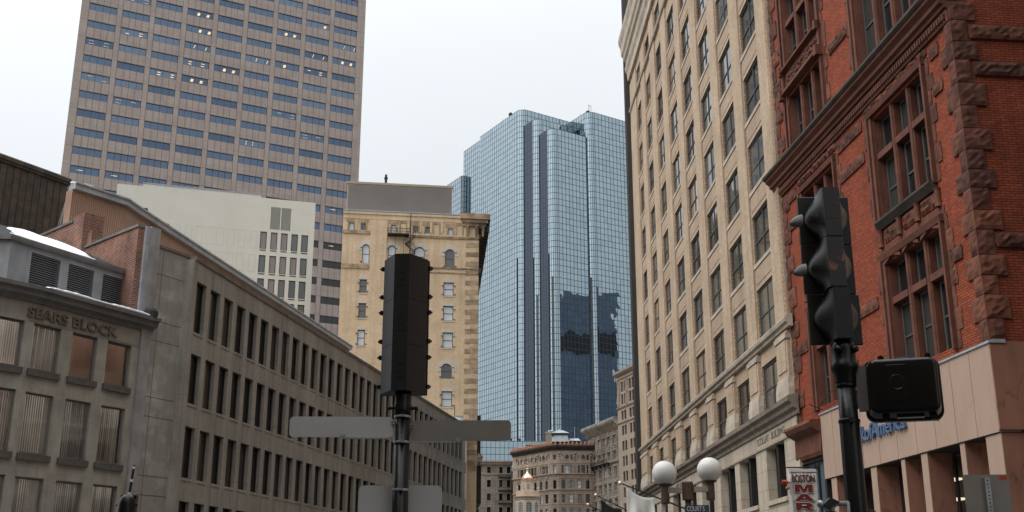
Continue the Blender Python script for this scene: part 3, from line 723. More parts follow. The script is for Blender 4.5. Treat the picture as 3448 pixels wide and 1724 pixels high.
# ------------------------------------------------------------------ concrete office building, left
def concrete_building():
    h = 10.8
    R = empty('office_building', (-16.1, 57, 0), left_rot(h), 'long low brown concrete building with repeating narrow dark window slots', 'building')
    rows = [(14.42,17.08),(10.78,13.3),(7.1,9.62),(3.4,5.97)]; n = 36
    ops = [(-.85+1.677*k, -.85+1.677*k+1.14, c, d) for k in range(n) for c, d in rows]
    w = MB(); facade(w, -1.12, 60.3, 0, 18.1, ops, .26)
    w.quad((60.3,0,0),(60.3,18,0),(60.3,18,18.1),(60.3,0,18.1)); w.quad((-1.12,0,18.1),(60.3,0,18.1),(60.3,18,18.1),(-1.12,18,18.1)); w.quad((60.3,18,0),(-1.1,18,0),(-1.1,18,18.1),(60.3,18,18.1))
    w.build('wall', M['concrete'], R)
    w = MB(); w.box(-1.32, -.86, -.025, .9, 0, 18.098); w.build('corner_strip', M['concrete'], R)
    s = MB()                       # sloped sills
    for k in range(n):
        for c, d in rows: x = -.85+1.677*k; s.add([(x,0.0,c-.12),(x+1.14,0.0,c-.12),(x+1.14,.2,c+.03),(x,.2,c+.03),(x,-.03,c-.14),(x+1.14,-.03,c-.14)], [(4,5,2,3),(0,1,5,4)])
    s.build('sill', M['concrete_trim'], R)
    e = MB()
    for z in (5.95, 9.6, 13.28): e.plate([(60.3,z+.15),(60.95,z+.15),(60.95,z+1.0),(60.7,z+1.2),(60.3,z+1.2)], 0, 3)
    e.build('spandrel_end', M['concrete'], R)
    c = MB(); c.box(-1.2, 60.4, -.06, .5, 18.1, 18.3); c.build('coping', M['concrete_trim'], R)
    order = sorted([(k, r) for k in range(n) for r in range(4)], key=lambda t: (t[0]+(40 if t[1] == 3 else 0)))
    rest = MB()
    for i, (k, r) in enumerate(order):
        x = -.85+1.677*k; z0, z1 = rows[r]
        if i < 100: window(R, x, x+1.14, z0, z1, .26, 'single', 'win_frame_dark', ('glass_charcoal','glass_charcoal','glass_charcoal','glass_brown','glass_charcoal2'), None, t=.05, tilt=.4)
        else:
            rest.box(x, x+.05, .19, .26, z0, z1); rest.box(x+1.09, x+1.14, .19, .26, z0, z1); rest.quad((x,.24,z0),(x+1.14,.24,z0),(x+1.14,.24,z1),(x,.24,z1), 1)
    o = rest.build('window', [M['win_frame_dark'], M['glass_charcoal']], R); o['kind'] = 'stuff'
    # end pier of cast panels, turned to the street corner (same line as the sandstone block)
    rz = left_rot(29)-left_rot(h)
    p = MB(); p.box(-3.36, -.98, 0.0, 1.2, 0, 18.25)
    p.build('end_panel', M['concrete_end'], R, rz=rz)
    j = MB()
    for z in (6.98, 9.79, 10.73, 13.52, 14.5, 6.08, 16.9): j.box(-3.36, -.98, -.004, .0, z, z+.035)
    j.box(-2.98, -2.955, -.0045, .0, 0, 18.2); j.box(-1.28, -1.255, -.0045, .0, 0, 18.2)
    j.build('panel_joint', M['sears_sill'], R, rz=rz)
    j = MB(); j.box(-3.4, -.95, -.06, .4, 18.25, 18.4); j.build('coping', M['concrete_trim'], R, rz=rz)
    # set-back penthouse: corrugated tan cladding under a grey metal band
    a = rad(h); T = Matrix.Rotation(-left_rot(h), 3, 'Z')
    loc = lambda x, y: tuple((T @ Vector((x+16.1, y-57, 0)))[:2])
    P = [loc(-24.7,58.9), loc(-24.14,58.34), loc(-22.14,61.18), loc(-21.97,62.45)]
    P += [(43.5,7.0),(43.5,16),loc(-27.6,66.0)]
    w = MB(); w.prism(P, 16, 22.95); w.build('penthouse_wall', M['tan_panel'], R)
    cx = sum(p[0] for p in P)/len(P); cy = sum(p[1] for p in P)/len(P)
    def out_(p, d):
        return (p[0]+(d if p[0] > cx else -d)*.5, p[1]+(d if p[1] > cy else -d))
    O = [out_(p, .22) for p in P]; c = MB(); c.prism(O, 22.9, 23.2); c.prism([out_(p, .3) for p in P], 23.2, 23.3)
    c.build('penthouse_band', M['grey_metal_light'], R)
    sm = MB(); sm.tube((6.5,7.5,23.3), (6.5,7.5,24.0), .16); sm.build('vent_pipe', M['bronze_edge'], R)
    return R
concrete_building()

# ------------------------------------------------------------------ sandstone block with louvred attic, far left
def sears():
    R = empty('office_building', (-16.1, 57, 0), left_rot(29), 'old grey sandstone corner block with raised name letters and a louvred grey attic', 'building')
    rows = [(10.95,13.0),(7.34,9.98),(3.6,6.38),(.3,2.6)]
    cols = [(-10.0,-8.52),(-7.9,-6.46),(-5.87,-4.43)]
    ops = [(a,b,c,d) for a,b in cols for c,d in rows]
    w = MB(); facade(w, -10.25, -3.4, 0, 13.9, ops, .2); w.build('wall', M['sears_stone'], R)
    shades = {}
    def fill(parent, a, b, c, d, kind, y=.2):
        o = window(parent, a, b, c, d, y, 'single', 'win_frame_taupe', ('clear',), None, t=.09, tilt=.3)
        w2, h2 = b-a, d-c
        bl = MB()
        if kind == 'curtain': bl.box(-w2/2+.05, w2/2-(.05 if a < -7 else .18), .05, .07, .05 if a < -7 else .12, h2-.05); bl.build('curtain', M['curtain_pink'], o)
        else:
            st = {'full': .92, 'open': .55, 'thin': .42}[kind]; k = int(w2/.125)
            rr = random.Random(int(a*10+c)); part = rr.uniform(.75, 1.0) if kind != 'full' else 1.0
            for i in range(k):
                x = -w2/2+.1+i*(w2-.2)/k
                if kind == 'open' and i > k*part: continue
                L = .115*st; t = rr.uniform(-.02,.02)
                bl.add([(x,.06+t,.1),(x+L,.10-t,.1),(x+L,.10-t,h2-.05),(x,.06+t,h2-.05)], [(0,1,2,3)])
            bl.build('vertical_blind', M['blind_cream'], o)
        s = MB(); s.box(-w2/2-.1, w2/2+.1, -y-.14, -y-.002, -.28, -.002); s.box(-w2/2+.003, w2/2-.003, -y-.002, -.072, -.1, .012); s.build('sill', M['sears_sill'], o)
        s = MB(); s.box(-w2/2+.003, w2/2-.003, -y+.06, -.08, h2-.05, h2-.003); s.build('head_trim', M['sears_sill'], o)
        return o
    kinds = {(0,0):'thin',(1,0):'curtain',(2,0):'curtain',(0,1):'open',(1,1):'thin',(2,1):'full',(0,2):'thin',(1,2):'thin',(2,2):'full',(0,3):'thin',(1,3):'open',(2,3):'full'}
    lit = None
    for i, (a, b) in enumerate(cols):
        for k, (c, d) in enumerate(rows):
            o = fill(R, a, b, c, d, kinds[(i,k)])
            pass
    b = MB(); b.box(-10.2, -3.45, 2.6, 2.7, 0, 13.8)
    for z in (3.1, 6.8, 10.4, 13.5): b.box(-10.2, -3.45, .6, 2.6, z, z+.1)
    b.build('room', M['room_tan'], R, whole=True)
    for z in (6.65, 10.25, 13.35):
        for x in (-9.2, -7.1, -5.1): l = MB(); l.box(x-.6, x+.6, 1.0, 1.3, z, z+.06); l.build('ceiling_lamp', M['lamp_room'], R)
    # the curved corner, three flat facets
    px, py, ang = -10.25, 0.0, 0.0
    fr = 0
    ends = [(px, py)]
    for k, (L, da) in enumerate(((1.75, 9), (1.9, 24), (2.0, 26))):
        ang += rad(da); dx, dy = -math.cos(ang), math.sin(ang)
        nx, ny = px+dx*L, py+dy*L
        f = MB(); oo = [(.28, L-.2, c, d) for c, d in rows]
        facade(f, 0, L, 0, 13.9, oo, .2); wo = f.build('wall', M['sears_stone'], R, loc=(nx, ny, 0), rz=-ang)
        for r, (c, d) in enumerate(rows): fill(wo, .28, L-.2, c, d, 'full' if r == 0 else 'thin')
        b = MB(); b.box(.1, L-.1, 1.5, 1.6, 0, 13.8); b.build('room', M['room_tan'], wo)
        for z in (6.65, 10.25, 13.35): l = MB(); l.box(.4, L-.4, .8, 1.1, z, z+.06); l.build('ceiling_lamp', M['lamp_room'], wo)
        px, py = nx, ny; ends.append((nx, ny))
    # cornice follows the curve
    path = [(-3.3, 0), (-10.25, 0)] + ends[1:]
    c = MB(); rings = []
    for i, (x, y) in enumerate(path):
        t = Vector((path[min(i+1, len(path)-1)][0]-path[max(i-1,0)][0], path[min(i+1, len(path)-1)][1]-path[max(i-1,0)][1])).normalized()
        nrm = (-t.y, t.x)
        pr = [(.0,13.86),(.1,13.86),(.14,14.0),(.42,14.08),(.46,14.3),(.62,14.33),(.64,14.5),(.0,14.55)]
        rings.append([(x+nrm[0]*a, y+nrm[1]*a, z) for a, z in pr])
    c.loft(rings); c.build('cornice', M['grey_metal_dark'], R)
    g = MB()
    g.add([(-3.3,0,14.5)]+[(x,y,14.5) for x,y in path[1:]]+[(px,9,14.5),(-3.3,9,14.5)], [tuple(range(len(path)+2))]); g.build('ledge', M['grey_metal_dark'], R)
    m = MB(); m.box(-10.25, -3.45, -.03, -.002, 13.06, 13.1); m.build('moulding', M['sears_stone'], R)
    shift(text_mb('SEARS BLOCK', 5.0, .46, .1, bold=.02), -10.42, -.005, 13.2).build('lettering', M['concrete_trim'], R)
    ms = MB()
    for z in (10.3, 6.7, 9.95, 6.35): ms.box(-10.2, -3.45, -.003, -.001, z, z+.012)
    ms.build('stone_joint', M['limestone_plain'], R)
    # attic storey with louvres
    y0 = 1.2; lou = [(-9.66,-8.06),(-7.57,-6.08),(-5.53,-4.0)]
    w = MB(); facade(w, -10.8, -3.45, 14.5, 16.8, [(a,b,14.95,16.5) for a,b in lou], .25, y=y0)
    w.quad((-13.2,4.4,14.5),(-10.8,y0,14.5),(-10.8,y0,16.8),(-13.2,4.4,16.8)); w.build('attic_wall', M['grey_metal'], R)
    for a, b in lou:
        l = MB(); l.quad((a,y0+.24,14.95),(b,y0+.24,14.95),(b,y0+.24,16.5),(a,y0+.24,16.5), 1)
        for k in range(15):
            z = 14.97+k*.103; l.add([(a,y0+.02,z),(b,y0+.02,z),(b,y0+.2,z+.085),(a,y0+.2,z+.085),(a,y0+.02,z+.018),(b,y0+.02,z+.018),(b,y0+.2,z+.1),(a,y0+.2,z+.1)], [(0,1,2,3),(4,7,6,5),(0,4,5,1)], 0)
        l.build('louvre', [M['grey_metal'], M['room_dark']], R)
    l = MB()
    d = Vector((-2.4,3.2)).normalized()
    for k in range(15):
        z = 14.97+k*.103; p0 = Vector((-10.8,y0))+d*.9; p1 = Vector((-10.8,y0))+d*3.4; nn = Vector((-d.y, d.x))*-1
        q = lambda p, o, zz: (p.x-.8*o, p.y-.6*o, zz)
        l.add([q(p0,.05,z),q(p1,.05,z),q(p1,.0,z+.085),q(p0,.0,z+.085)], [(0,1,2,3)])
    l.build('louvre', M['grey_metal'], R)
    f = MB(); f.mould([(y0+.1,16.75),(y0-.12,16.75),(y0-.16,16.88),(y0-.16,17.0),(y0+.1,17.0)], -10.95, -3.2)
    f.loft([[(-10.95,y0-.16,16.75),(-10.95,y0-.16,17.0),(-10.8,y0+.1,17.0),(-10.8,y0+.1,16.75)],[(-13.5,4.4,16.75),(-13.5,4.4,17.0),(-13.3,4.5,17.0),(-13.3,4.5,16.75)]])
    f.build('fascia', M['grey_metal_dark'], R)
    r = MB(); e = [(-3.2,y0-.1,17.01),(-10.95,y0-.1,17.01),(-13.5,4.4,17.01)]; rt = [(-2.35,7.6,19.75),(-8.6,7.6,19.6),(-11.0,9,19.2)]
    r.add([e[0],e[1],rt[1],rt[0]], [(0,1,2,3)]); r.add([e[1],e[2],rt[2],rt[1]], [(0,1,2,3)]); r.build('roof', M['shingle'], R)
    dp = MB(); dp.tube((-3.62,y0-.05,16.75),(-3.62,y0-.05,14.6),.055); dp.tube((-3.62,y0-.05,16.6),(-3.45,y0+.05,16.85),.055); dp.sphere((-3.62,y0-.06,15.5),.09,8,6); dp.build('downpipe', M['grey_metal'], R)
    v = MB(); v.lathe([(.34,14.5),(.32,14.8),(.22,14.95),(.01,15.0)], (-3.75,-.35,0), 10); v.build('roof_vent', M['iron'], R)
    # party wall with chimney and stepped flashing, then the pale metal end strip
    wa = rad(90-13.5)
    wx, wy = math.cos(wa), math.sin(wa)
    pw = MB()
    def seg(t0, t1, z0, z1, y0_=0, th=.4, m=0):
        pw.box(t0, t1, y0_, y0_+th, z0, z1, m)
    seg(0, 5.34, 13.5, 19.0); seg(7.051, 10.75, 15, 20.8); seg(5.85, 7.05, 15, 21.1, -.68, 1.1)
    seg(5.35, 5.849, 15, 20.1, -.45, .6)
    po = pw.build('party_wall', M['old_brick'], R, loc=(-4.2, 0.05, 0), rz=wa)
    cp = MB(); cp.box(-.05, 5.33, -.08, .48, 19.0, 19.14); cp.box(7.06, 10.8, -.08, .48, 20.8, 20.94); cp.build('coping', M['grey_metal_dark'], R, loc=(-4.2, 0.05, 0), rz=wa)
    fl = MB(); n = 15
    for k in range(n):
        t0 = .35+k*.45; z0 = 17.1+.40*.45*k*1.03
        if 5.1 < t0+.45 and t0 < 7.1: continue
        fl.plate([(t0,z0),(t0+.45,z0+.02),(t0+.45,z0+.24),(t0+.40,z0+.24),(t0+.40,z0+.07),(t0,z0+.05)], -.03, -.002)
    fl.build('flashing', M['grey_metal_light'], R, loc=(-4.2, 0.05, 0), rz=wa)
    st = MB(); st.box(-4.0, -3.38, -.12, .6, 0, 19.15, 0); st.build('end_strip', M['strip_metal'], R)
    st = MB(); st.box(-4.28, -4.0, -.06, .5, 14.55, 19.1, 0); st.build('end_strip', M['grey_metal_light'], R)
    return R, e, rt
SR, eave, ridge = sears()
def snow():
    # lumpy patches of snow lying on the attic roof and along the cornice ledge of the sandstone block
    A = Matrix.Translation((-16.1,57,0)) @ Matrix.Rotation(left_rot(29), 4, 'Z')
    m = MB(); nu, nv = 30, 14
    e0, e1 = Vector(eave[1]), Vector(eave[0]); r1, r0 = Vector(ridge[1]), Vector(ridge[0])
    rnd = random.Random(5); pts = []
    for i in range(nu+1):
        u = i/nu
        top = max(0.02, .75*(1-((u-.52)/.44)**2)) if .08 < u < .96 else .02
        top *= 1+.12*math.sin(u*19)+.08*math.sin(u*41)
        for j in range(nv+1):
            v = j/nv; w = .012+v*top
            p = (e0.lerp(e1, u*.62)).lerp(r1.lerp(r0, u*.62), w)
            hgt = .22*math.sin(math.pi*min(1, v*1.0))**.6 * min(1, top/.15) * (1+.2*math.sin(u*23+v*5)) if 0 < j < nv else .004
            p.z += max(.004, hgt); pts.append(tuple(A @ p))
    m.add(pts, [(i*(nv+1)+j, (i+1)*(nv+1)+j, (i+1)*(nv+1)+j+1, i*(nv+1)+j+1) for i in range(nu) for j in range(nv)])
    o = m.build('snow', M['snow'], smooth=True); o['kind'] = 'stuff'; tag(o, 'white snow lying on the dark roof of the louvred attic', 'snow')
    m = MB(); rings = []; n = 60
    for i in range(n+1):
        x = -9.9+6.5*i/n; h = .05+.10*abs(math.sin(i*.11))+.05*rnd.random(); w = .5+.15*rnd.random()
        if i in (0, n): h = .01
        rings.append([tuple(A @ Vector(p)) for p in ((x,-.58,14.52),(x,-.56,14.53+h*.6),(x,-.3,14.54+h),(x,.2,14.54+h*1.3),(x,.2+w,14.52+h*.8),(x,.25+w,14.51))])
    m.loft(rings); o = m.build('snow', M['snow'], smooth=True); o['kind'] = 'stuff'; tag(o, 'thin strip of snow along the cornice above the raised name letters', 'snow')
    m = MB(); m.sphere((0,0,0), 1, 14, 8); m.v = [(-23.75+.5*x+.35*y, 59.1+.65*x+.3*y, 23.3+.2*max(0,z)) for x,y,z in m.v]
    o = m.build('snow', M['snow'], smooth=True); o['kind'] = 'stuff'; tag(o, 'small snow heap on the corner of the tan penthouse roof', 'snow')
snow()
def brown_box():
    R = empty('office_building', (-31.0, 74, 0), left_rot(31), 'windowless dark brown metal clad block behind the louvred attic', 'building')
    w = MB(); w.box(-22, 0, 0, 12, 0, 28.9); w.build('wall', M['brown_copper'], R)
    c = MB(); c.mould([(.3,28.9),(-.1,28.9),(-.14,29.05),(-.22,29.1),(-.22,29.35),(-.1,29.45),(.3,29.45)], -22, .12); c.build('coping', M['brown_copper'], R)
    s = MB()
    for k in range(40): s.box(-.55-.525*k, -.55-.525*k+.025, -.03, -.001, 5, 28.9)
    s.build('standing_seam', M['brown_copper'], R)
brown_box()

# ------------------------------------------------------------------ pink granite tower
def granite_tower():
    k = 1.1176; X0 = -81.07
    R = empty('office_tower', (X0, 190, 0), left_rot(62), 'tall pink granite office tower with long rows of blue glass windows', 'tower')
    Z = lambda z: 1.6+(z-1.6)*k
    zs = [107.1,103.9,100.7,97.5,94.25,91.05,87.85,84.65,81.35,78.05,74.7,71.4,68.1,64.8,61.4,58.0,54.7,51.4,48.0,44.6,41.2]
    W = 50.4*k; tops = [Z(z) for z in zs]; tops = [tops[0]+3.6*j for j in (3,2,1)] + tops
    cols = [(1.25+5.38*i)*k for i in range(9)]; cw = 4.55*k; hh = 1.3*k
    ops = [(x, x+cw, t-hh, t) for x in cols for t in tops]
    w = MB(); facade(w, 0, W, 0, 132, ops, .22)
    w.quad((5.2,40,0),(0,0,0),(0,0,132),(5.2,40,132)); w.quad((W,0,0),(W,40,0),(W,40,132),(W,0,132)); w.quad((W,40,0),(5.2,40,0),(5.2,40,132),(W,40,132)); w.quad((0,0,132),(W,0,132),(W,40,132),(5.2,40,132)); w.build('wall', M['granite_pink'], R)
    j = MB()
    for t in tops: j.box(0, W, -.012, -.001, t+.05, t+.075)
    for i, x in enumerate(cols):
        for t, t2 in zip(tops[1:], tops[:-1]):
            for q in (0.0, .27, .5, .73, 1.0): j.box(x+cw*q-.028, x+cw*q+.028, -.014, -.002, t+.08, t2-hh-.03)
    j.build('panel_joint', M['mullion'], R)
    pats = []
    rnd = random.Random(11)
    def fixture(w, h, lean):
        m = MB(); m.add([(0,-.05,0),(w,-.05,-.04*w),(w+lean,-.05,h-.04*w),(lean,-.05,h)], [(0,1,2,3)]); return m
    fx = [fixture(.5,.6,.16).mesh('ceiling_lamp', M['lamp_warm']), fixture(.6,.16,.06).mesh('ceiling_lamp', M['lamp_warm']), fixture(.2,.2,.0).mesh('ceiling_lamp', M['lamp_warm']), fixture(.9,.10,.02).mesh('ceiling_lamp', M['lamp_dim']), fixture(.12,.75,.25).mesh('ceiling_lamp', M['lamp_warm'])]
    spots = [((-.5,.35),(1.3,.35)), ((-1.5,.35),(-1.45,.85),(1.0,.35),(1.05,.85)), ((-1.2,.4),(-1.15,.9),(.1,.4),(.15,.9),(1.4,.4),(1.45,.9)), ((-1.9,.35),(-1.85,.95),(.8,.35),(.85,.95)), ((-.6,.35),(1.6,.3))]
    order = [(ci, ri) for ri in range(3, 16) for ci in range(9)]
    rest = MB(); cnt = 0
    for ri, t in enumerate(tops):
        for ci, x in enumerate(cols):
            low = ri >= 17
            if 3 <= ri <= 14 and cnt < 100:
                cnt += 1
                o = window(R, x, x+cw, t-hh, t, .2, 'four', 'mullion', ('glass_blue','glass_blue','glass_blue2','glass_blue3','glass_blue') if not low else ('glass_low',), None, t=.10, tilt=.5)
                pr = .36 if ri in (6,7,8,9,10) else .22
                if rnd.random() < pr:
                    q = rnd.choice((0,4,0,1) if ri < 10 and ci > 2 else (3,3,1,3) if ri < 12 else (1,2,1,0)); dx = rnd.uniform(-.4,.4)
                    for px_, pz_ in spots[q]:
                        if rnd.random() < .8: lo = link('ceiling_lamp', fx[q], o); lo.location = (px_+dx, 0, pz_)
            else:
                m = 1 if not low else 2
                rest.quad((x,.18,t-hh),(x+cw,.18,t-hh),(x+cw,.18,t),(x,.18,t), m)
                for q in (0, .27, .5, .73, 1.0): rest.box(min(x+cw-.1, max(x, x+cw*q-.04)), min(x+cw, max(x+.1, x+cw*q+.04)), .12, .179, t-hh, t, 0)
                rest.box(x+.1, x+cw-.1, .121, .178, t-.09, t, 0)
                if rnd.random() < .3 and ri > 14:
                    z = t-hh*rnd.uniform(.3,.6); rest.box(x+1.2, x+2.2, .15, .178, z, z+.10, 3)
    o = rest.build('window', [M['mullion'], M['glass_blue'], M['glass_low'], M['lamp_warm']], R); o['kind'] = 'stuff'
granite_tower()

# ------------------------------------------------------------------ cream rendered block
def cream_block():
    k = 150/110
    R = empty('office_building', (-27.62, 150, 0), left_rot(72.7), 'plain cream rendered block with a large louvre above one group of narrow windows', 'building')
    Z = lambda z: 1.6+(z-1.6)*k
    wins = []
    for r, t in enumerate((36.67,34.19,31.77,29.35,26.95,24.5)):
        for i, (a, b) in enumerate(((5.37,4.71),(4.32,3.66),(3.30,2.64),(2.26,1.60),(1.26,.58))):
            wins.append((-a*k, -b*k, Z(t-1.81), Z(t)))
    blanks = [(-a*k, -(a-.66)*k, Z(t-1.81), Z(t)) for t in (36.65,34.2,31.78) for a in (6.35,7.52,8.56,9.6,10.63,11.65,12.68,13.87)]
    lou = (-4.45*k, -2.44*k, Z(36.98), Z(39.37)); lone = (-14.85*k, -14.2*k, Z(35.0), Z(36.6))
    w = MB(); facade(w, -19.4*k, 0, 0, Z(40.25), wins+[lou,lone], .18); shell(w, -19.4*k, 0, 0, 20, 0, Z(40.25))
    w.box(-17*k, -5.52*k, .02, 6, Z(40.25)+.001, Z(40.54)); w.build('wall', M['cream'], R)
    b = MB()
    for x0, x1, z0, z1 in blanks:
        for q in ((x0,x1,z1-.035,z1),(x0,x1,z0,z0+.035),(x0,x0+.035,z0+.035,z1-.035),(x1-.035,x1,z0+.035,z1-.035)): b.box(q[0], q[1], -.012, -.001, q[2], q[3])
    b.build('blank_panel', M['cream_line'], R)
    l = MB(); l.quad((lou[0],.17,lou[2]),(lou[1],.17,lou[2]),(lou[1],.17,lou[3]),(lou[0],.17,lou[3]), 1); n = 26; xm = (lou[0]+lou[1])/2
    for i in range(n):
        z = lou[2]+.06+(lou[3]-lou[2]-.08)*i/n
        for x0, x1 in ((lou[0]+.04, xm-.07),(xm+.07, lou[1]-.04)): l.add([(x0,.0,z),(x1,.0,z),(x1,.14,z+.09),(x0,.14,z+.09)], [(0,1,2,3)])
    l.box(xm-.06, xm+.06, -.02, .1, lou[2], lou[3]); l.build('louvre', [M['white_cloth'], M['louvre_tan']], R)
    c = MB(); c.box(-17*k-.06, -5.52*k+.06, -.05, .4, Z(40.54)+.001, Z(40.54)+.14); c.build('coping', M['grey_metal_light'], R)
    for i, (a, b2, z0, z1) in enumerate(wins):
        r = i//5
        window(R, a, b2, z0, z1, .17, 'single', 'win_frame_dark', ('glass_mauve','glass_mauve','glass_grey','glass_mauve') if r < 2 else ('glass_mid','glass_grey','glass_mauve'), None, t=.09, tilt=.3)
        s = MB(); s.box(a+.03, b2-.03, -.03, -.001, z0-.26, z0-.12); 
        if r < 5: s.build('sill_slot', M['mullion'], R)
    window(R, lone[0], lone[1], lone[2], lone[3], .17, 'single', 'win_frame_dark', ('glass_mauve',), None, t=.09)
cream_block()

# ------------------------------------------------------------------ yellow brick block with arched windows
def yellow_block():
    R = empty('office_building', (-4.04, 130, 0), left_rot(82), 'yellow brick block with arched windows, a spiral fire stair and heavy stone cornice', 'building')
    sm = [(-15.54,-14.95,43.2,44.08),(-14.11,-13.55,43.2,44.05),(-10.5,-9.94,43.15,44.02),(-7.9,-7.3,43.12,43.95),(-6.46,-5.9,43.1,43.93),(-3.71,-3.1,43.1,43.85)]
    ar = [(-13.87,-13.0,39.08,41.42,'a'),(-10.82,-9.92,39.0,41.42,'a'),(-7.7,-6.45,38.98,41.36,'a'),(-4.02,-2.86,38.92,41.22,'a'),(-4.22,-2.98,25.53,27.28,'a'),(-14.2,-13.2,25.6,27.4,'a')]
    re = []
    for a, b in ((-14.03,-13.18),(-4.13,-2.92)):
        for z0, z1 in ((35.45,37.08),(32.42,34.2),(29.15,31.0),(22.25,24.05),(19.2,21.0),(16,17.8)): re.append((a,b,z0,z1))
    for z0, z1 in ((22.25,24.05),(29.15,31.0)): re.append((-7.6,-6.4,z0,z1))
    w = MB(); facade(w, -16.25, 0, 0, 45.55, sm+ar+re, .22)
    sd = rad(-4-82+90); sx, sy = math.cos(left_rot(-4)-left_rot(82)), math.sin(left_rot(-4)-left_rot(82))
    D = 36
    w.quad((0,0,0),(sx*D,sy*D,0),(sx*D,sy*D,45.5),(0,0,45.5)); w.quad((-16.25,16,0),(-16.25,0,0),(-16.25,0,45.55),(-16.25,16,45.55)); w.quad((-16.25,0,45.55),(0,0,45.55),(sx*D,sy*D,45.5),(-16.25,30,45.5))
    w.build('wall', M['yellow_brick'], R)
    # sunk panels round the attic windows, pilaster strip, parapet
    t = MB()
    for a, b, c, d in sm:
        t.box(a-.3, b+.3, -.05, -.001, d+.12, d+.55); t.box(a-.16, a-.02, -.06, -.001, c-.05, d+.118); t.box(b+.02, b+.16, -.06, -.001, c-.05, d+.118)
    for x in (-9.1,-5.2+.1,-2.3):
        for q in ((x-.45,x+.45,44.25,44.5),(x-.45,x-.32,43.05,44.249),(x+.32,x+.45,43.05,44.249)): t.box(q[0], q[1], -.05, -.001, q[2], q[3])
    t.box(-16.2, -12.98, -.12, -.001, 42.72, 43.1); t.mould([(0,42.5),(-.1,42.52),(-.16,42.78),(0,42.8)], -8.05, 0)
    t.build('stone_trim', M['yellow_trim'], R)
    t = MB(); t.box(-16.2, -12.98, -.1, -.001, 38.4, 38.95); t.mould([(0,38.2),(-.08,38.22),(-.08,38.32),(0,38.34)], -8.6, 0); t.mould([(0,38.75),(-.1,38.78),(-.12,38.92),(0,38.95)], -8.6, 0); t.build('string_course', M['yellow_trim'], R)
    p = MB(); p.box(-12.95, -11.0, -.14, -.001, 15, 44.5); p.box(-16.25, 0, -.05, -.001, 44.6, 44.7); p.box(-16.25, 0, -.1, .3, 45.2, 45.5); 
    for x in (-14.7,-11.05,-8.5,-7.0,-5.75,-4.45,-1.5): p.box(x-.12, x+.12, -.07, -.001, 43.2, 44.55)
    p.build('pilaster', M['yellow_brick'], R)
    p = MB(); p.box(-16.3, .2, -.14, .5, 45.55, 45.68); p.build('coping', M['zinc'], R)
    arcs = MB()
    for o in ar:
        a, b, c, d = o[:4]; xm = (a+b)/2; r0 = (b-a)/2+.02; r1 = r0+.48; zc = d-(b-a)/2; n = 12; a0, a1 = math.pi*1.0, 0
        P = [(math.cos(a0+(a1-a0)*i/n), math.sin(a0+(a1-a0)*i/n)) for i in range(n+1)]
        for i in range(n): arcs.plate([(xm+r0*P[i][0],zc+r0*P[i][1]),(xm+r1*P[i][0],zc+r1*P[i][1]),(xm+r1*P[i+1][0],zc+r1*P[i+1][1]),(xm+r0*P[i+1][0],zc+r0*P[i+1][1])], -.04, -.001)
        arcs.box(xm-r1, xm-r0, -.04, -.001, zc-.3, zc); arcs.box(xm+r0, xm+r1, -.04, -.001, zc-.3, zc)
    for a, b, c, d in re: arcs.box(a-.1, b+.1, -.04, -.001, d+.02, d+.36); arcs.box(a-.08, b+.08, -.06, -.001, c-.14, c-.01)
    arcs.build('stone_head', M['arch_pale'], R)
    for a, b, c, d in sm: window(R, a, b, c, d, .2, 'single', 'win_frame', ('glass_pale','glass_grey'), None, t=.05)
    for o in ar: window(R, o[0], o[1], o[2], o[3], .2, 'sash', 'win_frame', ('glass_pale','glass_pale','glass_pale','glass_grey') if o[3] > 30 else ('glass_mid',), None, arch=True, t=.07)
    for a, b, c, d in re: window(R, a, b, c, d, .2, 'sash', 'win_frame', ('glass_pale','glass_pale','glass_pale','glass_grey'), None, t=.08)
    sh = MB()                       # shutter pins beside the windows
    for o in ar+[r+(0,) for r in re]:
        for z in (o[2]+.15, o[3]-.45): sh.box(o[0]-.22, o[0]-.02, -.12, -.02, z, z+.06); sh.box(o[1]+.02, o[1]+.22, -.12, -.02, z, z+.06)
    sh.build('shutter_pin', M['iron'], R)
    # quoins
    q = MB(); z = 15.0; i = 0
    while z < 42.4:
        q.box(-(1.55 if i % 2 else .95), .04, -.04, -.001, z, z+.57, i % 2 if (i*7) % 5 else 1); z += .59; i += 1
    q.build('quoin', [M['quoin_pale'], M['yellow_trim']], R)
    # bracketed cornice: short return on the front, long run down the street side
    c = MB(); c.box(-2.2, 1.35, -.7, -.002, 45.0, 45.68); c.box(-2.0, 1.1, -.5, -.002, 44.6, 44.999); c.box(-1.9, .9, -.3, -.002, 44.2, 44.599)
    for x in (-1.4, -.3, .5): c.loft([[(x-.16,-.55,44.2),(x+.16,-.55,44.2),(x+.16,-.002,44.2),(x-.16,-.002,44.2)],[(x-.14,-.35,43.6),(x+.14,-.35,43.6),(x+.14,-.002,43.6),(x-.14,-.002,43.6)],[(x-.12,-.12,42.95),(x+.12,-.12,42.95),(x+.12,-.002,42.95),(x-.12,-.002,42.95)]])
    c.build('cornice', M['yellow_trim'], R)
    s = MB()
    P = lambda t, o: (sx*t+sy*o, sy*t-sx*o)
    def run(o0, o1, z0, z1): s.prism([P(-.4,o0), P(D,o0), P(D,o1), P(-.4,o1)], z0, z1)
    run(0.001,1.4,45.0,45.66); run(.001,1.1,44.5,44.999); run(.001,.75,43.9,44.499)
    for i in range(30): t = .2+i*1.2; s.prism([P(t,.75), P(t+.4,.75), P(t+.4,1.3), P(t,1.3)], 43.7, 44.99)
    run(.001,.22,42.6,43.1); run(.001,.3,38.3,38.9)
    s.build('cornice', M['soot_shade_stone'], R)  # dark stone carries the shade under the side run of the cornice
    # fire balcony and spiral stair
    b = MB()
    b.box(-10.95, -8.4, -1.0, -.01, 42.55, 42.68)
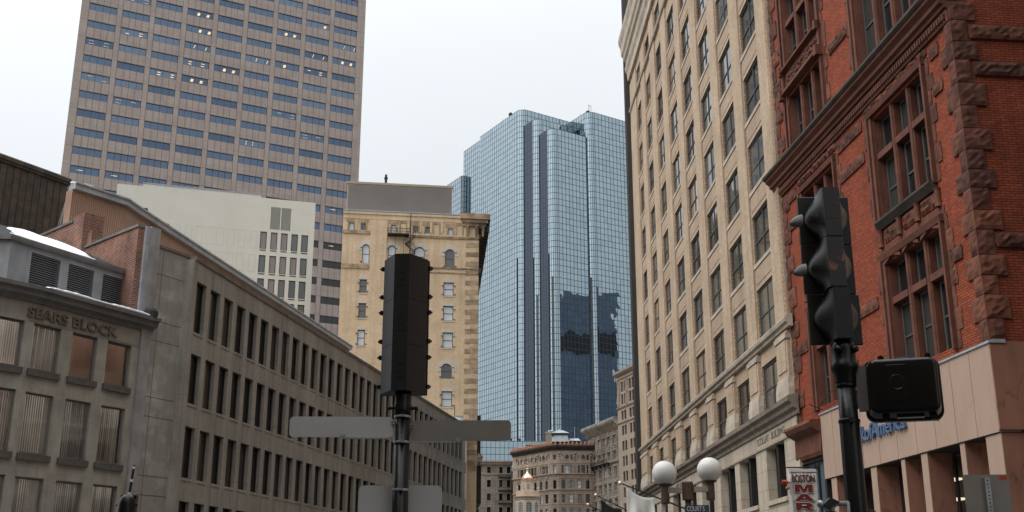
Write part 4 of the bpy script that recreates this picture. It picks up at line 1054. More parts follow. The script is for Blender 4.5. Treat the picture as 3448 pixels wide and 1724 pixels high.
    for i in range(14): x = -10.9+.19*i; b.tube((x,-.98,42.68),(x,-.98,43.3),.02,n=5)
    b.tube((-10.95,-.98,43.3),(-8.3,-.98,43.3),.03,n=6); b.tube((-10.95,-.98,42.95),(-8.3,-.98,42.95),.02,n=5); b.tube((-10.95,-.98,43.3),(-10.95,-.02,43.3),.03,n=6)
    for x in (-10.0,-9.0): b.tube((x,-.9,42.55),(x,-.1,40.2),.02,n=5)
    b.tube((-8.25,-.75,45.3),(-8.25,-.75,38.6),.055,n=8)
    for i in range(26):
        a = i*.42; z = 42.5-i*.16; cxx, cyy = -8.25, -.75
        b.prism([(cxx,cyy),(cxx+.62*math.cos(a),cyy+.62*math.sin(a)),(cxx+.62*math.cos(a+.42),cyy+.62*math.sin(a+.42))], z, z+.035)
        b.tube((cxx+.62*math.cos(a),cyy+.62*math.sin(a),z),(cxx+.62*math.cos(a),cyy+.62*math.sin(a),z+.8),.015,n=4)
        b.tube((cxx+.62*math.cos(a),cyy+.62*math.sin(a),z+.8),(cxx+.62*math.cos(a+.42),cyy+.62*math.sin(a+.42),z+.64),.022,n=4)
    b.build('fire_stair', M['iron'], R)
    # rooftop louvre house
    h = MB(); h.box(-15.95, -3.2, 1.0, 12, 45.5, 49.35, 1); n = 48
    for i in range(n): z = 45.62+3.6*i/n; h.add([(-15.9,.93,z),(-3.25,.93,z),(-3.25,.999,z+.06),(-15.9,.999,z+.06)], [(0,1,2,3)], 0)
    h.build('roof_house', [M['louvre_tan'], M['louvre_tan']], R)
    c = MB(); c.box(-16.05, -3.1, .85, 12.1, 49.35, 49.62); c.build('roof_house_coping', M['sand_stone'], R)
    c = MB(); c.lathe([(.16,49.5),(.16,50.7),(.22,50.7),(.22,50.95),(.14,50.95),(.14,51.3)], (-11.3,2.5,0), 10); c.build('vent_pipe', M['iron'], R)
    c = MB(); c.lathe([(1.05,49.5),(1.05,50.05),(1.15,50.1),(1.15,50.2),(.9,50.25)], (-6.6,3.5,0), 20); c.box(-11, -7.6, 2.0, 5, 49.5, 49.85); c.build('roof_tank', M['galv'], R)
yellow_block()

# ------------------------------------------------------------------ stepped blue glass tower
def glass_tower():
    a = Vector((math.sin(rad(-30)), math.cos(rad(-30)))); b = Vector((math.sin(rad(56)), math.cos(rad(56))))
    P1 = Vector((2.95, 350.0))
    R = empty('office_tower', (P1.x, P1.y, 0), 0, 'stepped blue mirrored glass tower with rounded corners', 'tower')
    V = lambda p: Vector(p)-P1
    step = 2.0; mod = 1.5; base = 0.0
    gm, nt, bs = nodes('blue_mirror_glass'); tc = N(nt, 'ShaderNodeTexCoord')
    f = noise(nt, tc.outputs['Object'], .08, 2)
    nt.links.new(mixc(nt, f, rgb((.31,.39,.43)), rgb((.35,.43,.465))), bs.inputs['Base Color']); bs.inputs['Metallic'].default_value = 1; bs.inputs['Roughness'].default_value = .015
    bump(nt, bs, noise(nt, tc.outputs['Object'], .22, 1, .4), .06, .5)
    M['mirror'] = gm
    def tint(name, c):
        m2 = gm.copy(); m2.name = name; t2 = m2.node_tree
        for nd in t2.nodes:
            if nd.type == 'MIX': nd.inputs[6].default_value = rgb(c); nd.inputs[7].default_value = rgb(tuple(x*1.08 for x in c))
        return m2
    gm2 = tint('blue_mirror_glass_pale', (.335,.415,.45)); gm3 = tint('blue_mirror_glass_deep', (.285,.365,.41))
    dm, nt2, bs2 = nodes('return_glass_dark_reflection'); bs2.inputs['Base Color'].default_value = (.042,.058,.080,1); bs2.inputs['Metallic'].default_value = .9; bs2.inputs['Roughness'].default_value = .04  # dark reflection on the stepped return faces put into the glass colour
    def rounded(pts, radii, n=6):
        o = []
        L = len(pts)
        for i, p in enumerate(pts):
            r = radii[i]
            if not r: o.append((p, True)); continue
            u = (pts[i-1]-p).normalized(); v = (pts[(i+1) % L]-p).normalized(); half = u.angle(v)/2; d = r/math.tan(half)
            c = p+(u+v).normalized()*(r/math.sin(half)); s = p+u*d-c; e = p+v*d-c
            a0 = math.atan2(s.y, s.x); a1 = math.atan2(e.y, e.x); da = (a1-a0+math.pi) % (2*math.pi)-math.pi
            for k in range(n+1): o.append((c+Vector((math.cos(a0+da*k/n), math.sin(a0+da*k/n)))*r, True))
        return o
    def block(pts, radii, top, name, dark=False):
        Q = rounded(pts, radii); P = [p for p, _ in Q]; n = len(P); g = MB()
        # each pane is its own flat quad: rows of glass between the rails
        rows = [base]+[top-step*i for i in range(int(top/step), -1, -1)]
        g.add([(p.x,p.y,z) for z in (0, top) for p in P], [(i,(i+1)%n,n+(i+1)%n,n+i) for i in range(n)]+[tuple(n+i for i in range(n))])
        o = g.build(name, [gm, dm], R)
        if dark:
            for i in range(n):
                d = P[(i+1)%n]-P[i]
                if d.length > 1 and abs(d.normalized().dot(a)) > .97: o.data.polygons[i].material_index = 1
        m = MB(); pane = MB(); rp = random.Random(int(top*10)); area = sum(P[i].x*P[(i+1)%n].y-P[(i+1)%n].x*P[i].y for i in range(n)); sg = 1 if area > 0 else -1
        for i in range(n):
            p, q = P[i], P[(i+1)%n]; d = (q-p); L = d.length
            if L < .05: continue
            d /= L; nn = Vector((d.y, -d.x))*sg
            if (p+q).length/2 > 95: continue
            mid = (p+q)/2+P1
            if nn.dot(-mid) < -mid.length*.05: continue
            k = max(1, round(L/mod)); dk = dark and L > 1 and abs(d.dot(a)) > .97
            z = top
            while z > 24:
                for j in range(k):
                    c0 = p+d*(L*j/k); c1 = p+d*(L*(j+1)/k); T = [rp.gauss(0,.0008)*mod, rp.gauss(0,.0008)*step]
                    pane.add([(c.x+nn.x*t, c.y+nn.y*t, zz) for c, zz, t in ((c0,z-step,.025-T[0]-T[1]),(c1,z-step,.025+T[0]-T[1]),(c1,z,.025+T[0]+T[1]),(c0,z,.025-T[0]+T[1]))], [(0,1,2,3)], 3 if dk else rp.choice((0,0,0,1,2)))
                z -= step
            for j in range(k):
                c = p+d*(L*j/k); x = .075
                m.add([(c.x+d.x*s+nn.x*t, c.y+d.y*s+nn.y*t, z) for z in (20, top) for s, t in ((-x,-.02),(x,-.02),(x,.06),(-x,.06))], [(3,2,6,7),(0,3,7,4),(2,1,5,6)])
            z = top
            while z > 20:
                y = .075
                m.add([(c.x+nn.x*t, c.y+nn.y*t, zz) for c in (p, q) for zz, t in ((z-y,-.02),(z+y,-.02),(z+y,.05),(z-y,.05))], [(3,2,6,7),(2,1,5,6),(0,3,7,4)])
                z -= step
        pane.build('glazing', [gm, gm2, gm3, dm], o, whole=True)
        m.build('mullion_grid', M['mullion'], o)
        return o
    Q1 = V((4.03,350.73)); P2 = V((8.06,343.76)); Q2 = V((9.02,344.42)); P3 = V((12.73,338.0)); Q3 = V((24.45,345.9)); P4 = V((25.22,344.56)); E2 = V((18.88,351.07)); E1 = V((25.56,365.25)); L1 = a*41.4
    O = Vector((0,0)); far = b*30+a*41.4
    block([O, a*28.8, a*28.8+b*40, b*40], [2.6,0,0,0], 158.3, 'tower_block')
    block([a*28.8+b*.02, L1+b*.02, L1+b*36, a*28.8+b*36], [0,0,0,0], 157.0, 'tower_block')
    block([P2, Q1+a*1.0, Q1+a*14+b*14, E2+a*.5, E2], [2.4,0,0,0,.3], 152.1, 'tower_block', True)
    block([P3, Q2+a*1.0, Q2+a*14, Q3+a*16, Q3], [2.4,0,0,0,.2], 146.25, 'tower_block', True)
    block([P4, P4+a*22, P4+a*22+b*45, P4+b*45], [2.4,0,0,0], 155.0, 'tower_block')
    W = a*38.6-b*1.9; block([W, W+a*20, W+a*20+b*1.8, W+b*1.8], [.9,0,0,0], 146.5, 'tower_block')
    # low glass podium with larger panes
    pd = Vector((math.sin(rad(83)), math.cos(rad(83)))); p0 = V((-14,326)); h = 44.0
    g = MB(); p1 = p0+pd*28; g.prism([tuple(p0), tuple(p1), tuple(p1+Vector((-2,14))), tuple(p0+Vector((-2,14)))], 0, h); po = g.build('podium', gm, R)
    m = MB(); nn = Vector((pd.y,-pd.x))
    for i in range(18):
        c = p0+pd*(1.3*i+.2); m.prism([tuple(c+nn*.06-pd*.05), tuple(c+nn*.06+pd*.05), tuple(c-nn*.02+pd*.05), tuple(c-nn*.02-pd*.05)], 20, h)
    for i in range(12):
        z = h-.15-1.9*i; m.prism([tuple(p0+nn*.05), tuple(p1+nn*.05), tuple(p1-nn*.02), tuple(p0-nn*.02)], z-.07, z+.07)
    for i in (3,5,10,12): c = p0+pd*(1.3*i+.8); m.prism([tuple(c-pd*.3+nn*.2), tuple(c+pd*.3+nn*.2), tuple(c+pd*.3-nn*.4), tuple(c-pd*.3-nn*.4)], h, h+.7)
    m.build('mullion_grid', M['mullion'], po)
    ant = MB()
    def mast(x, y, z0, z1, r=.08): ant.tube((x,y,z0),(x,y,z1),r,n=5)
    q = P4; mast(q.x+.5,q.y+3,155,158.6); mast(q.x+1.2,q.y+3,156,158.2,.06); ant.sphere((q.x+.1,q.y+2.6,155.5),.8,8,6); mast(q.x-2.2,q.y+8,155,157.4,.06); ant.tube((q.x+.4,q.y+3,158.3),(q.x+1.4,q.y+3,158.0),.06,n=5)
    for t, s in ((7.5,2.4),(12,2.0),(13,1.6),(14,2.6),(15,1.8)): c = a*t+b*1.0; mast(c.x,c.y,158,158.3+s*.6,.06)
    c = a*8.5+b*1; ant.sphere((c.x,c.y,159.6),.75,8,6); mast(c.x,c.y,158,159.5,.12)
    for t in (2,5,8,11,14,17,20,23): c = b*t+a*.6; mast(c.x,c.y,158.2,158.9,.05)
    for t in (9.5,10.2,11.4): c = P2+b*t+a*.8; mast(c.x,c.y,152,154,.06)
    c = P3+b*10+a*.7; ant.tube((c.x,c.y,146.2),(c.x-1.4,c.y+1,150.2),.12,n=5); ant.tube((c.x+.7,c.y,146.2),(c.x-.7,c.y+1,150.0),.12,n=5)
    ant.build('roof_antenna', M['iron'], R)
glass_tower()

# ------------------------------------------------------------------ the far end of the street
def round_block():
    R = empty('office_building', (9.8, 270, 0), 0, 'tan limestone block with a rounded corner and terracotta cresting along its roof', 'building')
    r33 = rad(-33)
    rowz = dict(top=(32.1,33.3), tri=(28.87,30.87), arch=(25.35,27.4), r4=(22.1,24.1), r5=(18.6,20.8), r6=(15.1,17.2), r7=(11.6,13.7))
    def wing(x0, x1, groups, loc, rz, corner=False):
        ops = []; kinds = []
        for a, b in groups:
            w = b-a
            if corner: 
                for k, (c, d) in rowz.items(): ops.append((a,b,c,d)+(('a',) if k == 'arch' else ()))
                continue
            for f0, f1 in ((0,.2),(.33,.67),(.8,1.0)): ops.append((a+w*f0, a+w*f1, *rowz['tri']))
            for f0, f1 in ((0,.18),(.82,1.0)): ops.append((a+w*f0, a+w*f1, *rowz['top']))
            ops.append((a+w*.33, a+w*.67, rowz['top'][0]+.05, rowz['top'][1]+.05, 'a'))
            for f0, f1 in ((-.02,.32),(.68,1.02)):
                ops.append((a+w*f0, a+w*f1, *rowz['arch'], 'a'))
                for k in ('r4','r5','r6','r7'): ops.append((a+w*f0, a+w*f1, *rowz[k]))
        w = MB(); facade(w, x0, x1, 0, 28.6, [o for o in ops if o[3] < 28.6], .35)
        facade(w, x0, x1, 28.6, 35.0, [o for o in ops if o[3] > 28.6], .35, m=1)
        W = w.build('wall', [M['tan_stone'], M['tan_stone_plain']], R, loc=loc, rz=rz)
        for o in ops: window(W, o[0], o[1], o[2], o[3], .34, 'sash' if o[3]-o[2] > 1.5 else 'single', 'win_frame_white' if random.random() < .4 else 'win_frame_dark', ('glass_dark','glass_dark','glass_pale','glass_grey'), None, arch=len(o) > 4, t=.07)
        t = MB()
        e0, e1 = x0-(.0), x1+(.0)
        for z, p, h in ((28.62,.35,.35),(25.0,.25,.3),(31.2,.12,.2),(21.75,.06,.1)): t.mould([(0,z),(-p*.5,z),(-p,z+h*.4),(-p,z+h),(0,z+h*1.05)], e0, e1)
        for a, b in groups:
            if corner: continue
            w_ = b-a
            for f in (.265,.735): t.lathe([(.17,28.95),(.14,29.1),(.13,30.7),(.2,30.9)], (a+w_*f,-.08,0), 8)
            xm = a+w_/2; n = 12; rr = w_*.17+.02
            for i in range(n*2): a0, a1 = math.pi*i/n, math.pi*(i+1)/n; zc = 32.73; t.plate([(xm+rr*math.cos(a0),zc+1.2*rr*math.sin(a0)),(xm+(rr+.2)*math.cos(a0),zc+1.2*(rr+.2)*math.sin(a0)),(xm+(rr+.2)*math.cos(a1),zc+1.2*(rr+.2)*math.sin(a1)),(xm+rr*math.cos(a1),zc+1.2*rr*math.sin(a1))], -.08, -.002)
            for x in (a-.55, b+.55):
                t.sphere((x,-.1,33.6),.34,8,6); t.sphere((x,-.1,33.0),.22,8,6); t.box(x-.3,x+.3,-.06,-.002,28.95,33.3)
            for f in (0,.15,.85,1.0): t.box(a+w_*f-.12, a+w_*f+.12, -.2, -.002, 27.75, 28.3)
            for q in range(5): t.sphere((a+w_*(q+.5)/5,-.03,28.05-.12*(q%2)),.16,6,4)
        t.build('carved_trim', M['tan_stone_plain'], W)
        c = MB(); c.mould([(0,34.3),(-.3,34.4),(-.35,34.7),(-.8,34.95),(-.95,35.3),(-.9,35.5),(0,35.55)], e0, e1); c.build('cornice', M['soot_shade_stone'], W)
        f = MB(); n = int((x1-x0)/.95)
        for i in range(max(1,n)):
            x = x0+(i+.5)*(x1-x0)/max(1,n); f.lathe([(.22,35.5),(.3,35.7),(.2,35.95),(.26,36.1),(.04,36.35)], (x,-.6,0), 8); f.box(x-.47,x+.47,-.7,-.5,35.5,35.68)
        f.build('cresting', M['terracotta'], W)
        return W
    # left wing recedes to the left, corner facets, right wing
    L = 17.6; hl = -33
    ax = -math.sin(rad(hl)), -math.cos(rad(hl))            # towards the corner
    rzl = math.atan2(ax[1], ax[0])
    wing(-L, -1.1, [(-15.4,-11.7),(-10.6,-7.2),(-5.75,-2.4)], (0,0,0), rzl)
    rzr = left_rot(86)
    cxy = (ax[0]*-1.1, ax[1]*-1.1); rr = (math.cos(rzr)*1.15, math.sin(rzr)*1.15)
    d = Vector(rr)-Vector(cxy); Wc = d.length
    wing(0, Wc, [(Wc/2-.42, Wc/2+.42)], (cxy[0],cxy[1],0), math.atan2(d.y, d.x), True)
    wing(1.15, 13, [(1.9,4.6),(5.75,8.45),(9.6,12.3)], (0,0,0), rzr)
    b = MB(); b.prism([(ax[0]*-L,ax[1]*-L),(cxy[0]*1.1,cxy[1]*1.1+.05),(rr[0],rr[1]+.05),(13,.9),(13,18),(-6,24)], 34.9, 35.2); b.build('roof', M['dark_roof'], R)
    h = MB()                        # slate coloured lantern house, chimney and small sheds on the roof
    h.box(.4, 3.6, 10, 14, 35.2, 38.0, 1)
    h.loft([[(.1,9.6,37.6),(4.3,9.6,37.6),(4.3,14.5,37.6),(.1,14.5,37.6)],[(.5,10.2,39.3),(3.9,10.2,39.3),(3.9,14,39.3),(.5,14,39.3)]], 0); h.box(.2, 4.2, 10, 14.2, 39.3, 39.75, 1)
    h.loft([[(.0,9.8,39.75),(4.4,9.8,39.75),(4.4,14.4,39.75),(.0,14.4,39.75)],[(1.4,11.5,40.6),(2.9,11.5,40.6),(2.9,12.5,40.6),(1.4,12.5,40.6)]], 0); h.sphere((2.1,12,40.7),.3,8,6)
    h.box(4.4, 7, 9.8, 13, 35.2, 37.9, 1); h.loft([[(4.3,9.6,37.8),(7.2,9.6,37.8),(7.2,13,37.8),(4.3,13,37.8)],[(4.5,10.6,38.5),(6.6,10.6,38.5),(6.6,12.4,38.5),(4.5,12.4,38.5)]], 0)
    h.build('roof_house', [M['zinc'], M['dark_roof']], R)
    c = MB(); c.box(-1.4, -.1, 10, 11.2, 35, 39.6); c.box(-1.55, .05, 9.85, 11.35, 39.6, 40.0); c.build('chimney', M['tan_stone_plain'], R)
    c = MB(); c.lathe([(.35,39.9),(.3,40.3),(.42,40.4),(.42,40.6),(.25,40.8)], (.2,12,0), 10); c.sphere((-.6,10.6,40.2),.35,8,6); c.build('roof_vent', M['galv'], R)
    c = MB(); c.box(-6.0,-2.4,12,16,35,37.3); c.loft([[(-6.4,11.6,37.0),(-2.2,11.6,37.0),(-2.2,16,37.0),(-6.4,16,37.0)],[(-4.6,11.6,37.8),(-2.2,11.6,37.8),(-2.2,16,37.8),(-4.6,16,37.8)]]); c.build('roof_shed', M['zinc'], R)
    c = MB(); c.tube((5.8,12,38),(5.8,12,41.5),.07,n=6); c.build('mast', M['galv'], R)
round_block()
def simple_block(name, O, rz, x0, x1, ztop, zbot, depth, ops, wallm, frame, panes, label, rec=.3, style='sash', roofm='dark_roof', t=.07, sill=None, archs=()):
    R = empty(name, (O[0], O[1], 0), rz, label, 'building')
    w = MB(); facade(w, x0, x1, 0, ztop, ops, rec); shell(w, x0, x1, 0, depth, 0, ztop); w.build('wall', M[wallm], R)
    for o in ops: window(R, o[0], o[1], o[2], o[3], rec-.01, style, frame, panes, sill, arch=len(o) > 4, t=t)
    return R
def grey_block():
    rows = [(30.95,32.5),(27.45,29.22),(24.15,25.86),(20.8,22.5),(17.4,19.1),(14,15.7)]
    cols = [(-6.22,-5.28),(-3.15,-2.28),(-1.2,-.3)]
    R = simple_block('office_building', (-.11, 290), left_rot(86), -9, 0, 33.3, 0, 18, [(a,b,c,d) for a,b in cols for c,d in rows], 'grey_stone', 'win_frame_dark', ('glass_dark','glass_dark','glass_mid'), 'grey rusticated granite block standing left of the rounded tan corner block', .3)
    c = MB(); c.mould([(0,32.9),(-.3,33.0),(-.4,33.4),(-.8,33.6),(-.85,34.0),(0,34.1)], -8.9, .2)
    for i in range(15): c.box(-8.6+.58*i, -8.3+.58*i, -.6, -.401, 33.05, 33.45)
    c.mould([(0,30.45),(-.15,30.5),(-.2,30.8),(0,30.85)], -8.8, .1)
    for a, b in cols:
        for z0, z1 in rows: c.box(a-.16, b+.16, -.1, -.001, z1+.02, z1+.3); c.box(a-.16, a-.02, -.07, -.001, z0, z1+.02); c.box(b+.02, b+.16, -.07, -.001, z0, z1+.02)
    c.build('cornice', M['tan_stone_plain'], R)
    c = MB()
    for z in (29.9, 26.6, 23.4):
        c.box(-3.4, 0, -.9, -.001, z, z+.08)
        for i in range(9): c.tube((-3.4+.42*i,-.88,z),(-3.4+.42*i,-.88,z+.7),.025,n=4)
        c.tube((-3.4,-.88,z+.7),(0,-.88,z+.7),.035,n=5)
    c.build('fire_escape', M['iron'], R)
grey_block()
def ornate_block():
    rows = [(34.35,36.2),(30.85,32.7),(27.3,29.25),(23.7,25.7),(20.2,22.2),(16.7,18.7),(13.2,15.2)]
    cols = [(-16.8,-15.1),(-13.2,-11.45),(-9.95,-8.45),(-7.0,-5.3),(-3.3,-1.65)]
    R = simple_block('office_building', (24.0, 255), right_rot(-16), -20.5, 0, 38.0, 0, 18, [(a,b,c,d) for a,b in cols for c,d in rows], 'ornate_stone', 'win_frame_white', ('glass_pale','glass_dark','glass_mid','glass_grey'), 'weathered ornate limestone block with bracketed cornice and a dark iron balcony', .35, t=.1)
    c = MB(); c.mould([(0,37.8),(-.25,37.85),(-.35,38.3),(-.9,38.7),(-1.3,39.2),(-1.4,39.6),(-1.3,39.78),(0,39.85)], -21.8, .1)
    for i in range(30): x = -20.4+.68*i; c.loft([[(x,-.85,38.6),(x+.28,-.85,38.6),(x+.28,-.001,38.6),(x,-.001,38.6)],[(x,-.3,37.5),(x+.28,-.3,37.5),(x+.28,-.001,37.5),(x,-.001,37.5)]])
    c.mould([(0,29.95),(-.2,30.0),(-.4,30.2),(-.4,30.4),(0,30.45)], -20.6, .05)
    for a, b in cols:
        for z0, z1 in rows[:2]:
            c.box(a-.25, a-.03, -.16, -.001, z0-.2, z1+.1); c.box(b+.03, b+.25, -.16, -.001, z0-.2, z1+.1); c.box(a-.35, b+.35, -.26, -.001, z1+.1, z1+.3); c.box(a-.3, b+.3, -.2, -.001, z0-.36, z0-.2)
        for x in (a-.75, b+.75): c.lathe([(.2,30.6),(.14,30.8),(.14,33.2),(.24,33.4),(.14,33.5),(.14,36.6),(.26,36.9)], (x,-.1,0), 7)
        for z0, z1 in rows[2:]: c.box(a-.2, b+.2, -.12, -.001, z1+.05, z1+.35); c.box(a-.2, b+.2, -.14, -.001, z0-.22, z0-.03)
        c.sphere(((a+b)/2,-.08,33.5),.32,8,6); c.sphere(((a+b)/2,-.08,37.0),.3,8,6)
    c.build('carved_trim', M['ornate_trim'], R)
    b = MB(); b.box(-19.2, -5.0, -1.0, -.41, 30.15, 30.3)
    for i in range(36): x = -19.1+.4*i; b.tube((x,-.97,30.3),(x,-.97,31.0),.03,n=4)
    b.box(-19.2, -5, -1.0, -.94, 31.0, 31.08)
    for i in range(6): x = -18.6+2.6*i; b.loft([[(x,-.95,30.15),(x+.25,-.95,30.15),(x+.25,-.42,30.15),(x,-.42,30.15)],[(x,-.5,29.4),(x+.25,-.5,29.4),(x+.25,-.42,29.4),(x,-.42,29.4)]])
    b.build('balcony', M['iron'], R)
    g = MB(); g.box(-20, -18.9, 6, 9, 38, 41.2, 0); g.build('roof_house', M['grey_metal_light'], R)
    g = MB(); g.mould([(-1.2,39.86),(-1.3,39.9),(-1.2,40.02),(0,40.0)], -21.8, .1); g.build('gutter', M['zinc'], R)
ornate_block()
def paired_block():
    ops = []
    zs = [(40.75,45.7),(37.4,39.35),(34.1,36.15),(30.85,32.87),(27.6,29.7),(24.4,26.5),(21.1,23.2),(17.8,19.9),(14.5,16.6),(11.2,13.3)]
    for a, b in ((2.15,4.95),(6.75,9.65),(11.3,14.2)):
        w = (b-a)
        for c, d in zs:
            ops += [(a,a+w*.43,c,d),(b-w*.43,b,c,d)]
    R = simple_block('office_building', (23.0, 245), right_rot(-16), 0, 16, 47.4, 0, 18, ops, 'sand_stone', 'win_frame_dark', ('glass_dark','glass_dark','glass_mid'), 'plain tan high block with paired windows between ornate block and thin dark slab', .3, t=.09)
    c = MB(); c.mould([(0,47.0),(-.3,47.1),(-.8,47.5),(-.85,47.95),(0,48.1)], -.6, 16.2); c.mould([(0,40.0),(-.25,40.05),(-.3,40.3),(0,40.35)], -.2, 16); c.mould([(0,36.75),(-.2,36.8),(-.25,37.05),(0,37.1)], -.2, 16)
    for x in (.7,1.3,5.3,6.2,10.1,10.8): c.lathe([(.24,40.5),(.2,40.8),(.17,45.6),(.3,46.0)], (x,-.1,0), 8)
    c.mould([(0,46.3),(-.2,46.32),(-.2,46.6),(0,46.62)], -.1, 16)
    c.build('cornice', M['tan_stone_plain'], R)
    for a, b in ((2.15,4.95),(6.75,9.65),(11.3,14.2)):
        s = MB(); s.box(a, b, .04, .22, 43.0, 43.5); s.build('spandrel', M['zinc'], R)
    c = MB(); 
    for x in (5.85, 10.5): c.box(x-.04, x+.04, -.006, -.001, 10, 36.7)
    c.build('joint', M['tan_stone'], R)
paired_block()
def dark_slab():
    R = empty('office_tower', (10.78, 95.3, 0), right_rot(7.0), 'thin dark bronze slab rising behind the far end of the tan brick building', 'tower')
    w = MB(); w.box(-26, -.02, -.30, 20, 0, 84, 0); w.build('wall', M['dark_steel'], R)
    w = MB(); w.box(-.72, -.2, -.46, -.301, 0, 84); w.build('corner_fin', M['bronze_edge'], R)
    j = MB()
    for i in range(22): j.box(-26, -.019, -.306, -.301, 3.8*i+1, 3.8*i+1.05)
    j.build('panel_joint', M['mullion'], R)
dark_slab()
def granite_pavilion():
    R = empty('office_building', (-4.45, 140, 0), left_rot(86), 'pale granite block with a projecting cornice just past the end of the concrete building', 'building')
    w = MB(); w.box(-7, 0, 0, 30, 0, 17.0); w.box(-7, -.1, .1, 29, 17.8, 24); w.build('wall', M['granite_block'], R)
    p = MB(); p.box(-.75, .05, -.06, -.002, 0, 16.5); p.box(-.75, .05, -.06, -.002, 16.7, 16.99); p.build('corner_pilaster', M['limestone_plain'], R)
    c = MB(); c.prism([(-7.8,-.9),(.75,-.9),(.75,30),(-7.8,30)], 17.0, 17.5); c.prism([(-7.9,-1.0),(.85,-1.0),(.85,30),(-7.9,30)], 17.5, 17.8); c.build('cornice', M['granite_block'], R)
    c = MB()
    for i in range(22): c.box(-7.5+.38*i, -7.3+.38*i, -.75, -.002, 16.75, 16.999)
    for i in range(50): c.box(.051, .6, .3+.6*i, .6+.6*i, 16.75, 16.999)
    c.build('dentils', M['limestone_plain'], R)
    c = MB(); c.box(.002, .7, .6, 29, 12.2, 16.74); c.box(.002, .45, .6, 29, 6, 11.5); c.build('side_shade_slab', M['dark_steel'], R)  # dark slabs stand in for the shaded side wall
    c = MB()
    for i in range(24): c.lathe([(.14,17.8),(.1,17.95),(.02,18.1)], (-7.6+.36*i,-.85,0), 6)
    c.build('cresting', M['limestone_plain'], R)
    u = MB(); u.box(-.099, .62, 1.0, 28, 17.81, 23); u.build('roof_house', M['dark_steel'], R)
granite_pavilion()
def copper_roof_house():
    R = empty('office_building', (-5.0, 126, 0), left_rot(80), 'low block with a pale green copper roof peeping over the concrete building', 'building')
    w = MB(); w.box(-8.5, 0, 0, 12, 0, 19.6); w.build('wall', M['sand_stone'], R)
    r = MB(); r.loft([[(-9,-.2,19.6),(.3,-.2,19.6),(.3,12,19.6),(-9,12,19.6)],[(-8.6,1.4,21.6),(-.9,1.4,20.7),(-.9,10,20.7),(-8.6,10,21.6)]])
    for i in range(12): x = -8.6+.7*i; r.tube((x,-.18,19.66),(x+.2,1.36,20.75+.12*max(0,8-i)*.9),.03,n=4)
    r.build('roof', M['copper_green'], R)
    m = MB(); m.tube((-1.4,.2,19.6),(-1.4,.2,21.9),.035,n=6); m.build('mast', M['iron'], R)
    m = MB(); m.box(-1.2,-.4,.4,.6,20.6,20.75); m.box(-.5,-.42,.4,.6,19.8,20.7); m.build('rail', M['copper_green'], R)
copper_roof_house()
def cupola():
    R = empty('cupola', (2.68, 201, 0), rad(8), 'cream wooden octagonal cupola with a small gold dome and arched lattice windows', 'tower')
    n = 8; ph = math.pi/8
    t = MB(); ro = 2.05/math.cos(ph)*1.0; rb = 2.05; ru = 1.12
    t.lathe([(rb,6),(rb,17.25)], (0,0,0), 8, ph=ph); t.build('lower_stage', M['tower_cream'], R)
    t = MB(); t.lathe([(rb,17.25),(2.15,17.3),(2.2,17.55),(2.42,17.75),(2.42,17.9),(2.1,17.98)], (0,0,0), 8, ph=ph); t.build('cornice', M['sand_stone'], R)
    t = MB(); t.lathe([(2.06,17.98),(2.06,18.75),(1.96,18.8),(1.0,18.8)], (0,0,0), 8, ph=ph); t.build('parapet', M['tower_cream'], R)
    t = MB(); t.lathe([(ru,18.8),(ru,20.35),(1.2,20.4),(1.22,20.6),(1.0,20.65)], (0,0,0), 8, ph=ph); t.build('upper_stage', M['tower_cream'], R)
    t = MB(); t.lathe([(1.26,20.65),(1.26,20.78),(1.1,20.85)], (0,0,0), 8, ph=ph); t.build('dome_rim', M['terracotta'], R)
    t = MB(); t.lathe([(1.02,20.82),(.98,21.1),(.82,21.4),(.55,21.65),(.32,21.85),(.17,22.05),(.11,22.3),(.09,22.5)], (0,0,0), 24); t.build('dome', M['gold'], R, smooth=True)
    t = MB(); t.sphere((0,0,22.68),.2,12,8); t.tube((0,0,22.4),(0,0,24.5),.03,n=6); t.sphere((0,0,23.2),.14,10,8); t.sphere((0,0,24.55),.11,10,8)
    t.plate([(-.3,23.8),(-.05,23.9),(.1,24.05),(.3,23.75),(.12,23.7),(-.05,23.6)], -.02, .02); t.build('finial', M['gold'], R)
    for k in range(8):
        a = 2*math.pi*k/8; cx, cy = math.cos(a), math.sin(a)
        if cy > .4: continue
        d1 = ru*math.cos(ph)+.02; d0 = rb*math.cos(ph)+.02
        for dd, w, z0, z1, st in ((d1,.50,18.98,20.12,'gothic'),(d0,1.15,14.6,17.05,'gothic'),(d0,1.0,11.0,13.6,'gothic')):
            g = empty_part(R, (cx*dd, cy*dd, 0), a+math.pi/2)
            o = window(g, -w/2, w/2, z0, z1, 0, st, 'win_frame_white', ('glass_dark',), None, arch=True, t=.07 if w > .7 else .045)
            o.parent = R; o.matrix_local = Matrix.Translation((cx*dd, cy*dd, z0)) @ Matrix.Rotation(a+math.pi/2, 4, 'Z'); bpy.data.objects.remove(g)
        p = MB(); p.lathe([(.1,18.82),(.12,18.95),(.05,19.05),(.14,19.25),(.1,19.4),(.03,19.6),(.01,19.72)], (2.0*math.cos(a+ph),2.0*math.sin(a+ph),0), 8); p.build('urn', M['tower_cream'], R)
def empty_part(R, loc, rz):
    o = bpy.data.objects.new('tmp', None); COL.objects.link(o); o.parent = R; o.location = loc; o.rotation_euler = (0,0,rz); return o
cupola()

